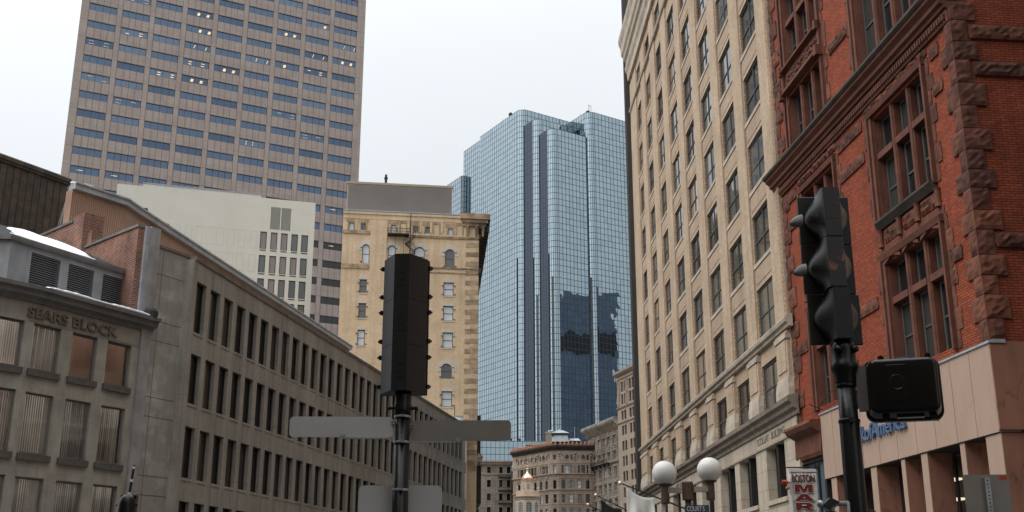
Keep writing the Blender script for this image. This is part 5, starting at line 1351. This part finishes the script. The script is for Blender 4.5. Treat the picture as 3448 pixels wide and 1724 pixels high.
# ------------------------------------------------------------------ unseen blocks added to shade the street, and towers seen only mirrored
def shade_block(O, rz, W, D, H, wall, label, pane):
    R = empty('office_building', (O[0], O[1], 0), rz, label, 'building')
    nx = int(W/4); nz = int(H/3.8)
    ops = [(1.2+4*i, 3.0+4*i, 1.2+3.8*k, 3.4+3.8*k) for i in range(nx) for k in range(nz)]
    w = MB(); facade(w, 0, W, 0, H, ops, .3); shell(w, 0, W, 0, D, 0, H); w.build('wall', M[wall], R)
    g = MB()
    for a, b, c, d in ops: g.quad((a,.28,c),(b,.28,c),(b,.28,d),(a,.28,d))
    o = g.build('window', M[pane], R); o['kind'] = 'stuff'
    c = MB(); c.mould([(0,H-1),(-.5,H-.8),(-.7,H),(0,H+.1)], 0, W); c.build('cornice', M['limestone_plain'], R)
shade_block((44, 25.5), rad(180), 30, 30, 44, 'tan_stone', 'unseen tan masonry block added to shade the side of the red brick corner', 'glass_dark')
shade_block((-14.5, -42), left_rot(0), 58, 20, 30, 'grey_stone', 'unseen grey stone block added left behind the signals to cut fill light', 'glass_dark')
shade_block((18, -34), rad(180), 36, 20, 58, 'sand_stone', 'unseen sand coloured block added behind the signals to cut fill light', 'glass_dark')
def blue_tower():
    R = empty('office_tower', (218, 295, 0), rad(-124.8), 'dark blue tower mirrored in the lower panes of the glass tower', 'tower')
    w = MB(); w.box(0, 70, 0, 30, 0, 144); w.build('wall', M['blue_slate'], R)
    s = MB()
    s.box(-.3, 70.3, -.3, 30.3, 114, 124); s.build('spandrel', M['dark_steel'], R)
blue_tower()
def far_tower():
    R = empty('office_tower', (-246, 410, 0), rad(0), 'dark tower mirrored in the rounded corners of the glass tower', 'tower')
    w = MB(); w.box(0, 36, -100, 0, 0, 172); w.build('wall', M['dark_steel'], R)
    s = MB()
    for k in range(44): s.box(-.1, 36.1, -100.1, .1, 2+3.9*k, 3+3.9*k)
    s.build('spandrel', M['bronze_edge'], R)
far_tower()

# ------------------------------------------------------------------ street furniture
def signal_light():
    R = empty('traffic_light', (-.806, 8.3, 0), 0, 'black three section traffic light seen from behind on the pole with street name plates', 'traffic light')
    p = MB(); p.lathe([(.17,0),(.17,.12),(.09,.2),(.066,.45),(.06,1.6),(.0575,2.86)], (0,0,0), 20); p.build('pole', M['black_paint'], R, smooth=True)
    p = MB(); p.lathe([(.062,2.855),(.064,2.9),(.066,2.93),(.060,2.945),(.062,3.0),(.055,3.05)], (0,0,0), 20); p.tube((-.095,-.02,2.91),(.095,-.02,2.91),.012,n=8); p.sphere((-.1,-.02,2.91),.016,8,6); p.sphere((.1,-.02,2.91),.016,8,6)
    p.build('pole_collar', M['black_paint'], R, smooth=True)
    b = MB()
    for z in (2.848, 2.66, 2.318): b.lathe([(.0615,z-.008),(.063,z-.004),(.063,z+.006),(.0615,z+.01)], (0,0,0), 20); b.box(-.012, .028, -.078, -.06, z-.006, z+.008)
    b.build('steel_band', M['galv'], R)
    rz = rad(-3)
    A = [(-.170,.14),(-.170,.10),(-.062,-.08),(.054,-.08),(.170,.10),(.170,.14)]
    for k in range(3):
        z0 = 3.03+.349*k; z1 = z0+.3482
        h = MB(); h.prism(A, z0, z1); me = h.mesh('signal_section', M['black_matte']); bevel_mesh(me, .0015, 1); shade(me, 25)
        s = link('signal_section', me, R, (-.016, -.02, 0), rz)
        d = MB(); 
        for q in ((-.03,.02,z0+.20,z0+.204),(-.03,.02,z0+.10,z0+.104),(.02,.024,z0+.10,z0+.204)): d.box(q[0], q[1], -.083, -.0795, q[2], q[3])
        d.tube((-.005,-.079,z0+.16),(-.005,-.084,z0+.16),.016,n=10); d.build('back_cap', M['black_matte'], s)
        f = MB(); f.box(-.176, .176, .141, .165, z0-.001, z1+.001)
        n = 14                                                     # visor on the far side
        V0 = [(.10*math.cos(math.pi*i/n), .10*math.sin(math.pi*i/n)) for i in range(-2, n+3)]
        f.loft([[(x,y,z0+.17+z) for x, z in V0] for y in (.165, .36)], cap=False, closed=False); f.build('signal_door', M['black_matte'], s)
        kn = MB()
        for x in (-1, 1):
            for z in (z0+.06, z0+.285):
                kn.tube((x*.168,.13,z),(x*.20,.13,z),.007,n=8); kn.tube((x*.183,.13,z-.016),(x*.183,.13,z+.016),.013,n=8); kn.tube((x*.197,.13,z-.007),(x*.197,.13,z+.007),.010,n=8)
        kn.build('hinge_knob', M['black_paint'], s)
    t = MB(); t.lathe([(.055,4.077),(.06,4.08),(.03,4.09),(.01,4.095)], (.01,.0,0), 12); t.build('end_cap', M['black_paint'], R)
signal_light()
def rounded_rect(w, h, r, n=6):
    P = []
    for cx, cz, a0 in ((w/2-r,h/2-r,0),(-w/2+r,h/2-r,90),(-w/2+r,-h/2+r,180),(w/2-r,-h/2+r,270)):
        P += [(cx+r*math.cos(rad(a0+90*i/n)), cz+r*math.sin(rad(a0+90*i/n))) for i in range(n+1)]
    return P
def blade(x0, x1, z, w, rz, yo, mat, label, brx):
    R = empty('street_sign', ((x0+x1)/2, 8.3+yo, z), rz, label, 'sign', 'street name plates on the signal pole')
    p = MB(); p.plate(rounded_rect(w, .15, .03), -.002, .002); p.build('plate', M[mat], R)
    f = MB(); f.plate(rounded_rect(w-.01, .14, .028), .0025, .003); f.build('printed_face', M['blue_street_sign'], R)
    s = 1 if brx > 0 else -1
    b = MB(); e = s*w/2
    b.box(min(e*.05, e), max(e*.05, e), -.02, -.006, -.088, -.078); b.box(e*.05-.017, e*.05+.017, -.016, -.0025, -.088, -.055); b.tube((e*.05,-.017,-.07),(e*.05,-.024,-.07),.006,n=8)
    b.box(min(e*.97, e*1.05), max(e*.97, e*1.05), -.02, -.003, .02, .028); b.box(min(e*.97, e*1.05), max(e*.97, e*1.05), -.02, -.003, .04, .048); b.box(min(e*1.0,e*1.015), max(e*1.0,e*1.015), -.018, .0, .018, .05)
    b.build('bracket', M['galv'], R)
blade(-1.63, -.87, 2.772, .755, rad(2.0), -.02, 'alum', 'pale grey back of a street name plate pointing left from the signal pole', 1)
blade(-.74, -.009, 2.748, .735, rad(-2.0), .0, 'alum_dull', 'dull brown grey back of a street name plate pointing right from the signal pole', -1)
def rear_sign():
    R = empty('road_sign', (-.815, 8.385, 2.05), 0, 'grey back of a rounded square sign bolted low behind the signal pole', 'sign')
    p = MB(); p.plate(rounded_rect(.608, .62, .038), -.002, .002); p.build('plate', M['alum'], R)
    f = MB(); f.plate(rounded_rect(.6, .61, .036), .0025, .003); f.build('printed_face', M['ink_white'], R)
    b = MB(); b.tube((-.14,-.002,.045),(-.14,-.008,.045),.005,n=8); b.tube((.14,-.002,.045),(.14,-.008,.045),.005,n=8); b.build('bolt', M['iron'], R)
rear_sign()
def near_signal():
    R = empty('traffic_light', (1.972, 6.6, 0), 0, 'worn black three section traffic light with bulging back on the right hand pole', 'traffic light')
    p = MB(); p.lathe([(.17,0),(.17,.12),(.085,.2),(.064,.4),(.061,1.6),(.058,2.56),(.0535,2.57),(.053,2.80)], (0,0,0), 20); p.build('pole', M['black_paint'], R, smooth=True)
    p = MB(); p.lathe([(.056,2.78),(.062,2.80),(.062,2.84),(.078,2.87),(.083,2.90),(.070,2.915),(.072,2.99),(.066,3.03),(.04,3.045)], (0,0,0), 20)
    for a in (-2.2, -.9): c, s = math.cos(a), math.sin(a); p.tube((.06*c,.06*s,2.985),(.098*c,.098*s,2.985),.026,.018,n=10)
    p.build('pole_collar', M['black_paint'], R, smooth=True)
    b = MB(); b.lathe([(.058,2.553),(.062,2.558),(.062,2.574),(.058,2.579)], (0,0,0), 20); b.box(-.02,.01,-.075,-.055,2.552,2.58); b.lathe([(.0565,2.768),(.0585,2.772),(.0585,2.782),(.0565,2.788)], (0,0,0), 20); b.build('steel_band', M['black_paint'], R)
    rz = rad(0); z = 3.045
    for k in range(3):
        z0 = z+.317*k; z1 = z0+.313; new = k > 0
        s = MB(); rings = []
        n = 22
        for i in range(n+1):
            u = i/n; bul = math.sin(math.pi*min(1, max(0, (u-.03)/.94)))**1.2
            w = .056+.078*bul; y = .095
            ys = -.085
            zz = z0+(z1-z0)*u
            q = .048
            rings.append([(-w,y,zz),(-w*.98,y-.02,zz),(-w*.80-.2*q,y-.08*(.5+.5*bul),zz),(-q-.012,-.055-.0*bul,zz),(-q,ys,zz),(q,ys,zz),(q+.012,-.055,zz),(w*.80+.2*q,y-.08*(.5+.5*bul),zz),(w*.98,y-.02,zz),(w,y,zz)])
        s.loft(rings); me = s.mesh('signal_section', M['worn_black'] if new else M['black_matte'], recalc=True); shade(me, 28)
        so_ = link('signal_section', me, R, (-.018 if new else -.004, 0, 0), rz)
        d = MB(); 
        d.box(-.05, .05, -.089, -.084, z0+.004, z1-.004)
        if k == 2:
            for q in ((-.032,.034,z0+.20,z0+.203),(-.032,.034,z0+.115,z0+.118),(-.032,-.029,z0+.118,z0+.2),(.031,.034,z0+.118,z0+.2)): d.box(q[0], q[1], -.0915, -.0891, q[2], q[3], 1)
        d.build('back_spine', [M['worn_black'] if new else M['black_matte'], M['lamp_fitting']], so_)
        f = MB(); f.plate([(-.158,z0),(.158,z0),(.158,z1),(-.158,z1)], .095, .118); me = f.mesh('signal_door', M['black_matte']); bevel_mesh(me, .004, 1); link('signal_door', me, so_)
        if True:
            v = MB(); m_ = 16; rings = []
            for y, r, dz in ((.118,.108,0),(.16,.108,0),(.24,.105,-.004),(.33,.10,-.01)):
                cut = 0 if y < .2 else 2
                rings.append([(r*math.cos(rad(-30+240*i/m_)), y+(.0 if y < .3 else -.13*(1-math.sin(rad(max(0,min(180,-30+240*i/m_)))))), z0+.165+dz+r*math.sin(rad(-30+240*i/m_))) for i in range(m_+1)])
            v.loft(rings, cap=False, closed=False); vo = v.build('visor', M['black_matte'], so_, smooth=True)
            if k:          # the side lens hoods stick out to the left
                w = MB(); rr = []
                for t, r in ((0,.042),(.03,.042),(.055,.03),(.074,.012)):
                    rr.append([(-.158-t, .04+r*.9*math.cos(rad(i*20)), z0+.135-t*.25+r*(1 if math.sin(rad(i*20)) > 0 else .75)*math.sin(rad(i*20))) for i in range(18)])
                w.loft(rr, cap=False); w.build('side_hood', M['hood_grey'], so_, smooth=True)
near_signal()
def ped_signal():
    R = empty('pedestrian_signal', (2.28, 6.52, 2.755), rad(-17), 'glossy black box of a pedestrian signal clamped to the right hand pole, seen from behind', 'pedestrian signal')
    b = MB(); b.box(-.207, .207, -.10, .13, -.175, .170); me = b.mesh('housing', M['black_plastic']); 
    bm = bmesh.new(); bm.from_mesh(me); bmesh.ops.remove_doubles(bm, verts=bm.verts, dist=1e-6); bmesh.ops.recalc_face_normals(bm, faces=bm.faces)
    for v in bm.verts:
        if v.co.y < 0: v.co.x *= .92; v.co.z *= .90
    es = [e for e in bm.edges if abs(e.verts[0].co.y-e.verts[1].co.y) > .1]
    bmesh.ops.bevel(bm, geom=es, offset=.045, segments=5, profile=.5, affect='EDGES'); 
    es = [e for e in bm.edges if e.verts[0].co.y < -.09 and e.verts[1].co.y < -.09 and e.calc_face_angle(0) > .5]
    bmesh.ops.bevel(bm, geom=es, offset=.022, segments=4, profile=.5, affect='EDGES')
    bm.to_mesh(me); bm.free(); shade(me, 35); link('housing', me, R)
    r = MB(); r.plate(rounded_rect(.436, .366, .055, 8), .09, .16); me = r.mesh('door_rim', M['black_plastic']); bevel_mesh(me, .006, 2); shade(me, 35); link('door_rim', me, R)
    r = MB(); r.plate(rounded_rect(.122, .21, .014, 4), -.1035, -.098); me = r.mesh('back_panel', M['black_plastic']); bevel_mesh(me, .0018, 1); o = link('back_panel', me, R, (-.035, 0, .012))
    r = MB(); r.lathe([(.047,0),(.045,.002),(.040,.003),(.038,.0015),(.01,.0015),(.001,.0015)], (0,0,0), 20); me = r.mesh('knockout', M['black_plastic']); k = link('knockout', me, o); k.location = (0, -.1035, 0); k.rotation_euler = (rad(90), 0, 0)
    v = MB(); v.plate([(-.185,-.15),(-.185,.15),(-.19,.15),(-.19,-.15)], .10, .25); v.plate([(.186,-.17),(.186,.15),(.192,.15),(.192,-.17)], .10, .27); v.box(-.19, .192, .10, .27, .150, .156); v.build('visor', M['black_plastic'], R)
    l = MB()
    for x in (-.11, .15):
        l.box(x-.017, x+.017, -.0, .03, .16, .19); l.box(x-.004, x+.004, -.004, .034, .165, .195); l.box(x-.02, x+.02, -.02, .03, -.20, -.165)
    l.tube((-.02,.0,.168),(.045,.0,.168),.011,n=8); l.box(-.05,.10,-.02,.04,-.178,-.164); l.build('hinge_lug', M['black_plastic'], R)
    b = MB(); b.box(-.255, -.20, -.03, .03, -.13, .135); b.box(-.29, -.25, -.012, .012, .085, .105, 1); b.box(-.29, -.25, -.012, .012, -.115, -.097, 1); b.box(-.285, -.256, -.02, .016, -.10, .10); b.tube((-.262,-.022,.0),(-.262,-.027,.0),.008,n=10,m=1)
    b.build('bracket', [M['grey_metal_dark'], M['galv']], R)
ped_signal()
def side_arm():
    R = empty('floodlight', (1.84, 6.55, 2.05), 0, 'small black floodlight and bent pipe arm low beside the right hand pole', 'lamp')
    p = MB(); p.tube((.14,.05,.05),(-.0,.0,.042),.014,n=10); p.tube((-.0,.0,.042),(-.02,.0,.03),.016,n=10); p.tube((-.02,.0,.035),(-.025,.0,-.02),.015,n=10); p.tube((.075,.02,.05),(.075,.02,-.1),.012,n=8); p.build('pipe_arm', M['grey_metal'], R, smooth=True)
    p = MB(); p.lathe([(.05,-.2),(.05,-.03),(.042,-.012),(.02,-.002),(.005,.0)], (-.022,0,0), 14); p.build('signal_dome', M['black_plastic'], R, smooth=True)
    p = MB(); p.loft([[(-.075,-.02,.035),(-.045,-.02,.01),(-.045,.05,.01),(-.075,.05,.035)],[(-.03,-.02,.075),(.02,-.02,.05),(.02,.05,.05),(-.03,.05,.075)]]); p.build('hood', M['black_matte'], R)
    p = MB(); p.sphere((-.085,0,.04),.022,10,8); p.tube((-.07,0,.03),(-.04,0,-.01),.01,n=8); p.build('swivel', M['galv'], R, smooth=True)
    R2 = empty('traffic_light', (2.06, 6.75, 1.5), 0, 'small dark signal head peeping out behind the foot of the right hand pole', 'traffic light')
    p = MB(); p.plate(rounded_rect(.14, 1.0, .05), -.06, .06); me = p.mesh('housing', M['black_matte']); bevel_mesh(me, .008, 2); shade(me, 35); link('housing', me, R2, (0,0,.07))
    p = MB(); p.tube((0,.06,.45),(0,.18,.45),.05,n=14); p.build('visor', M['black_matte'], R2)
side_arm()
def grey_sign():
    R = empty('road_sign', (3.31, 8, 2.17), rad(-4), 'dull grey sign back with an orange sticker on a perforated steel post', 'sign')
    p = MB(); p.plate(rounded_rect(.312, .46, .018), -.0015, .0015); p.build('plate', M['alum_dull'], R)
    f = MB(); f.plate(rounded_rect(.306, .45, .016), .002, .0025); f.build('printed_face', M['ink_white'], R)
    s = MB(); s.plate([(x+.118,z+.207) for x, z in rounded_rect(.052, .028, .005)], -.0022, -.0016); s.build('sticker', M['sticker'], R)
    p = MB(); p.box(-.018, .018, -.03, -.0018, -2.17, .205)
    for k in range(24): p.box(-.005, .005, -.0306, -.0302, .19-.0254*k-.009, .19-.0254*k, 1)
    p.build('post', [M['galv'], M['iron']], R)
grey_sign()
def globe_lamp():
    R = empty('street_lamp', (3.06, 20, 0), 0, 'double street lamp with two white globes on a cream arm', 'street lamp')
    p = MB(); p.lathe([(.11,0),(.11,.3),(.07,.4),(.06,1.2),(.055,3.18)], (0,0,0), 14); p.build('pole', M['lamp_fitting'], R, smooth=True)
    p = MB(); p.lathe([(.095,3.16),(.10,3.17),(.10,3.45),(.09,3.475),(.02,3.48)], (0,0,0), 16); p.build('pole_cap', M['lamp_fitting'], R)
    a = MB(); a.box(-.37, -.101, -.055, .055, 3.285, 3.375); a.box(.101, .37, -.055, .055, 3.30, 3.39); a.build('arm', M['lamp_arm'], R)
    for x, z in ((-.395,3.62),(.395,3.68)):
        f = MB(); f.lathe([(.01,z-.52),(.07,z-.52),(.075,z-.5),(.075,z-.22),(.12,z-.2),(.12,z-.17),(.05,z-.16)], (x,0,0), 18); f.build('fitting', M['lamp_fitting'], R)
        g = MB(); g.sphere((x,0,z),.217,28,18); g.build('globe', M['globe'], R, smooth=True)
    T = empty('street_sign', (3.19, 19.9, 2.95), rad(0), 'dark blue street name sign below the double globe lamp', 'sign')
    p = MB(); p.plate(rounded_rect(.42, .24, .02), -.004, .004); p.build('plate', M['blue_street_sign'], T)
    shift(text_mb('COURT S', .30, .085, .003), -.17, -.006, .015).build('lettering', M['ink_white'], T)
globe_lamp()
def flag(base, tip, hoist, fly, drop, mat, label, emblem):
    # pole leaning out over the street from its wall; the cloth hangs below its outer part
    R = empty('flag', base, 0, label, 'flag', 'flags leaning out over the street'); b = Vector(base); d = Vector(tip)-b
    p = MB(); p.tube((0,0,0), tuple(d), .055, .035, n=8); p.build('flagpole', M['iron'], R)
    f = MB(); f.sphere(tuple(d*1.02), .13, 10, 8); f.build('finial', M['gold'], R)
    c = MB(); nu, nv = 22, 14; s = d*.955; e = d*.955-d.normalized()*fly
    for i in range(nu+1):
        u = i/nu; top = s.lerp(e, u)
        for j in range(nv+1):
            v = j/nv
            sag = .26*math.sin(math.pi*u)*(1-v)*.9
            c.v.append((top.x+.12*v*math.sin(u*2), top.y+.13*math.sin(u*9+v*3)*v+.07*math.sin(u*17)*v, top.z-.06-sag-drop*v*(1-.12*u)))
    for i in range(nu):
        for j in range(nv): c.f.append([i*(nv+1)+j, (i+1)*(nv+1)+j, (i+1)*(nv+1)+j+1, i*(nv+1)+j+1]); c.mi.append(0)
    verts = c.v
    co_ = c.build('cloth', M[mat], R, smooth=True)
    sol = co_.modifiers.new('thickness', 'SOLIDIFY'); sol.thickness = .01
    def on(u, v, o=.03):
        i = min(nu, max(0, u*nu)); j = min(nv, max(0, v*nv)); i0, j0 = int(min(nu-1, i)), int(min(nv-1, j)); fi, fj = i-i0, j-j0
        P = lambda a, b_: Vector(verts[a*(nv+1)+b_])
        q = P(i0,j0)*(1-fi)*(1-fj)+P(i0+1,j0)*fi*(1-fj)+P(i0,j0+1)*(1-fi)*fj+P(i0+1,j0+1)*fi*fj
        return (q.x, q.y-o, q.z)
    emblem(R, on)
def poly_on(R, on, pts, mat, name, o=.03):
    m = MB(); k = len(pts); c = (sum(p[0] for p in pts)/k, sum(p[1] for p in pts)/k)
    m.add([on(c[0],c[1],o)]+[on(u,v,o) for u, v in pts], [(0,1+i,1+(i+1)%k) for i in range(k)]); m.build(name, M[mat], R)
def em_white(R, on):
    poly_on(R, on, [(.32,.55),(.40,.52),(.52,.58),(.66,.57),(.80,.63),(.86,.78),(.80,.95),(.62,1.0),(.44,.93),(.36,.75)], 'navy', 'emblem')
    poly_on(R, on, [(.46,.70),(.60,.68),(.70,.78),(.62,.90),(.48,.86)], 'ink_white', 'emblem_detail', .05)
    poly_on(R, on, [(.22,.66),(.27,.64),(.30,.70),(.25,.73)], 'maroon', 'emblem_detail', .05)
def em_black(R, on):
    poly_on(R, on, [(.48+.22*math.cos(i*.35),.62+.36*math.sin(i*.35)) for i in range(18)], 'ink_white', 'emblem')
    poly_on(R, on, [(.52,.40),(.60,.42),(.62,.55),(.66,.62),(.62,.72),(.64,.85),(.48,.9),(.44,.75),(.46,.55)], 'black_cloth', 'emblem_detail', .05)
def em_star(R, on):
    for a in range(5):
        for b_ in range(4):
            u, v = .12+a*.17+(.08 if b_ % 2 else 0), .12+.22*b_
            poly_on(R, on, [(u+(.045 if q % 2 == 0 else .02)*math.cos(q*math.pi/5), v+(.07 if q % 2 == 0 else .03)*math.sin(q*math.pi/5)) for q in range(10)], 'ink_white', 'star')
flag((11.75, 66, 5.55), (6.25, 65, 7.58), 0, 1.35*1.25, 2.2, 'white_cloth', 'white flag with a navy emblem on the nearest of the slanting wall poles', em_white)
flag((11.4, 81, 5.6), (5.95, 80, 8.13), 0, 1.6, 2.0, 'black_cloth', 'black flag with a white disc on the middle slanting wall pole', em_black)
flag((11.2, 89, 5.7), (5.9, 88, 8.08), 0, 1.6, 1.8, 'navy', 'navy flag with white stars on the farthest slanting wall pole', em_star)
def banner():
    R = empty('banner', (6.855, 27, 3.0), rad(0), 'white hanging banner with red and navy letters beside the bank front', 'banner')
    n = 40; c = MB()
    for i in range(n+1):
        u = i/n; x = -.325+.65*u
        for j in range(9):
            v = j/8; amp = .006+.010*(1-v)
            c.v.append((x+.0*v, amp*math.sin(u*46+v*2)+.004*math.sin(u*11), -.9+(2.335-.0)*v))
    for i in range(n):
        for j in range(8): c.f.append([i*9+j,(i+1)*9+j,(i+1)*9+j+1,i*9+j+1]); c.mi.append(0)
    co_ = c.build('cloth', M['white_cloth'], R, smooth=True); co_.modifiers.new('thickness', 'SOLIDIFY').thickness = .004
    h = MB(); h.box(-.326, .326, -.022, -.008, 1.36, 1.43); h.build('hem', M['white_cloth'], R)
    r = MB(); r.tube((-.37,0,1.465),(.35,0,1.465),.016,n=8); r.box(.30,.345,-.02,.06,1.40,1.53); r.build('rod', M['iron'], R)
    p = MB(); p.tube((.42,.08,-3.1),(.42,.08,1.6),.035,n=10); p.tube((.33,.03,1.465),(.42,.08,1.465),.02,n=8); p.build('post', M['iron'], R)
    def word(t, x, z, w, hh, layers):
        for k, (m, bold, off) in enumerate(layers):
            g = bold*2; shift(text_mb(t, w+g, hh+g, .003, bold=0 if not bold else .0), x-bold, off, z-bold).build('lettering', M[m], R) if not bold else None
    shift(text_mb('BOSTON', .535, .17, .004, bold=.0), -.262+.012, -.020, 1.125-.012).build('lettering', M['navy'], R)
    shift(text_mb('BOSTON', .525, .17, .004, bold=.01), -.262, -.026, 1.125).build('lettering', M['maroon'], R)
    def slab(pts, holes, z, w, hh):
        """slab letter drawn as an outline with a navy edge, a white inner line and a red face"""
        def grow(P, g):
            cx = sum(p[0] for p in P)/len(P); out = []
            k = len(P); A = sum(P[i][0]*P[(i+1)%k][1]-P[(i+1)%k][0]*P[i][1] for i in range(k)); sg = 1 if A > 0 else -1
            for i in range(k):
                a, b, c_ = Vector(P[i-1]), Vector(P[i]), Vector(P[(i+1)%k]); d1 = (b-a).normalized(); d2 = (c_-b).normalized()
                n1 = Vector((d1.y,-d1.x))*sg; n2 = Vector((d2.y,-d2.x))*sg; m_ = (n1+n2); m_ = m_.normalized() if m_.length > 1e-3 else n1
                s_ = g/max(.5, m_.dot(n1)); out.append((b.x+m_.x*s_, b.y+m_.y*s_))
            return out
        P = [(x*w-w/2, z+y*hh) for x, y in pts]
        for mname, g, off in (('navy', .020, -.020), ('ink_white', .012, -.024), ('maroon', 0.0, -.028)):
            m = MB(); m.plate(grow(P, g) if g else P, off, off+.003); m.build('lettering', M[mname], R)
        for Hh in holes:
            H2 = [(x*w-w/2, z+y*hh) for x, y in Hh]
            m = MB(); m.plate(H2, -.031, -.028); m.build('lettering', M['navy'], R); m = MB(); m.plate(grow(H2, -.008), -.034, -.031); m.build('lettering', M['ink_white'], R)
    slab([(0,0),(.28,0),(.28,.62),(.42,0),(.60,0),(.74,.62),(.74,0),(1,0),(1,1),(.66,1),(.51,.42),(.36,1),(0,1)], [], .885, .42, .185)
    slab([(0,0),(.26,0),(.33,.16),(.67,.16),(.74,0),(1,0),(.66,1),(.34,1)], [[(.42,.36),(.58,.36),(.50,.66)]], .685, .46, .165)
    slab([(0,0),(.28,0),(.28,.30),(.44,.30),(.70,0),(1.04,0),(.74,.34),(.88,.42),(.94,.62),(.88,.86),(.72,1),(0,1)], [[(.30,.56),(.58,.56),(.63,.66),(.58,.76),(.30,.76)]], .475, .42, .175)
    A = empty('alarm_lamp', (6.42, 26.95, 4.06), 0, 'small red lamp and amber ball sticking out left of the white banner', 'lamp')
    m = MB(); m.lathe([(.05,0),(.05,.12),(.045,.13),(.01,.13)], (0,0,0), 12); me = m.mesh('red_lens', M['red_lamp']); o = link('red_lens', me, A, (-.07,0,.06)); o.rotation_euler = (0, rad(90), 0)
    m = MB(); m.sphere((.055,0,-.075),.05,12,8); m.build('amber_ball', M['amber'], A, smooth=True)
    m = MB(); m.tube((.05,0,.06),(.14,.02,.06),.02,n=8); m.tube((.06,.0,-.03),(.10,.0,.05),.012,n=6); m.build('bracket', M['galv'], A)
banner()
def corner_signal():
    R = empty('traffic_light', (-5.345, 16, 0), 0, 'top of a glossy black signal head at the bottom left edge of the view', 'traffic light')
    p = MB(); p.lathe([(.06,0),(.05,2.0)], (0,0,0), 12); p.build('pole', M['black_paint'], R)
    p = MB(); p.lathe([(.10,1.95),(.128,2.1),(.13,2.65),(.122,2.80),(.10,2.88),(.06,2.915),(.01,2.92)], (0,0,0), 24); p.build('housing', M['black_paint'], R, smooth=True)
    p = MB(); p.box(-.11,.11,.03,.12,2.2,2.92)
    for x in (-.135,.135):
        for z in (2.4,2.62,2.78): p.tube((x-.012,0,z),(x+.012,0,z),.014,n=8)
    p.build('hinge_knob', M['black_paint'], R)
    T = empty('marker_post', (-5.335, 16.02, 2.92), 0, 'thin black rod with white reflective rings above the bottom left signal head', 'marker')
    p = MB(); p.tube((0,0,0),(.03,0,.40),.020,.017,n=12); p.tube((.03,0,.402),(.031,0,.412),.022,n=12); p.build('rod', M['black_matte'], T)
    p = MB()
    for t in (.05,.5,.95): p.tube((.03*(t-.05),0,.40*(t-.05)),(.03*(t+.045),0,.40*(t+.045)),.0215-.003*t,n=12)
    p.build('reflective_ring', M['ink_white'], T)
corner_signal()

# ------------------------------------------------------------------ surface pattern (joints, seams, dentils) belongs to the wall it lies on
def merge_patterns():
    bpy.context.view_layer.update()
    base = lambda o: o.name.split('.')[0]
    for o in list(COL.objects):
        if o.type != 'MESH' or base(o) not in ('panel_joint','joint','stone_joint','standing_seam','shutter_pin','sill_slot','dentil_band','dentils','blank_panel','moulding','string_pattern'): continue
        sib = [c for c in o.parent.children if c.type == 'MESH' and base(c) in ('wall','fascia','end_panel','cornice')]
        want = 'end_panel' if (base(o) == 'panel_joint' and abs(o.rotation_euler[2]) > .01) else 'cornice' if base(o) in ('dentil_band','dentils') else 'fascia' if base(o) == 'joint' and any(base(c) == 'fascia' for c in sib) else 'wall'
        sib = [c for c in sib if base(c) == want]
        if not sib: continue
        t = sib[0]; T = t.matrix_local.inverted() @ o.matrix_local
        a, b = t.data, o.data; off = len(a.materials)
        vs = [tuple(v.co) for v in a.vertices] + [tuple(T @ v.co) for v in b.vertices]; n = len(a.vertices)
        fs = [tuple(p.vertices) for p in a.polygons] + [tuple(n+i for i in p.vertices) for p in b.polygons]
        mi = [p.material_index for p in a.polygons] + [off+p.material_index for p in b.polygons]
        me = bpy.data.meshes.new(base(t)); me.from_pydata(vs, [], fs)
        for m in list(a.materials)+list(b.materials): me.materials.append(m)
        me.polygons.foreach_set('material_index', mi); me.update(); t.data = me
        bpy.data.objects.remove(o)
merge_patterns()
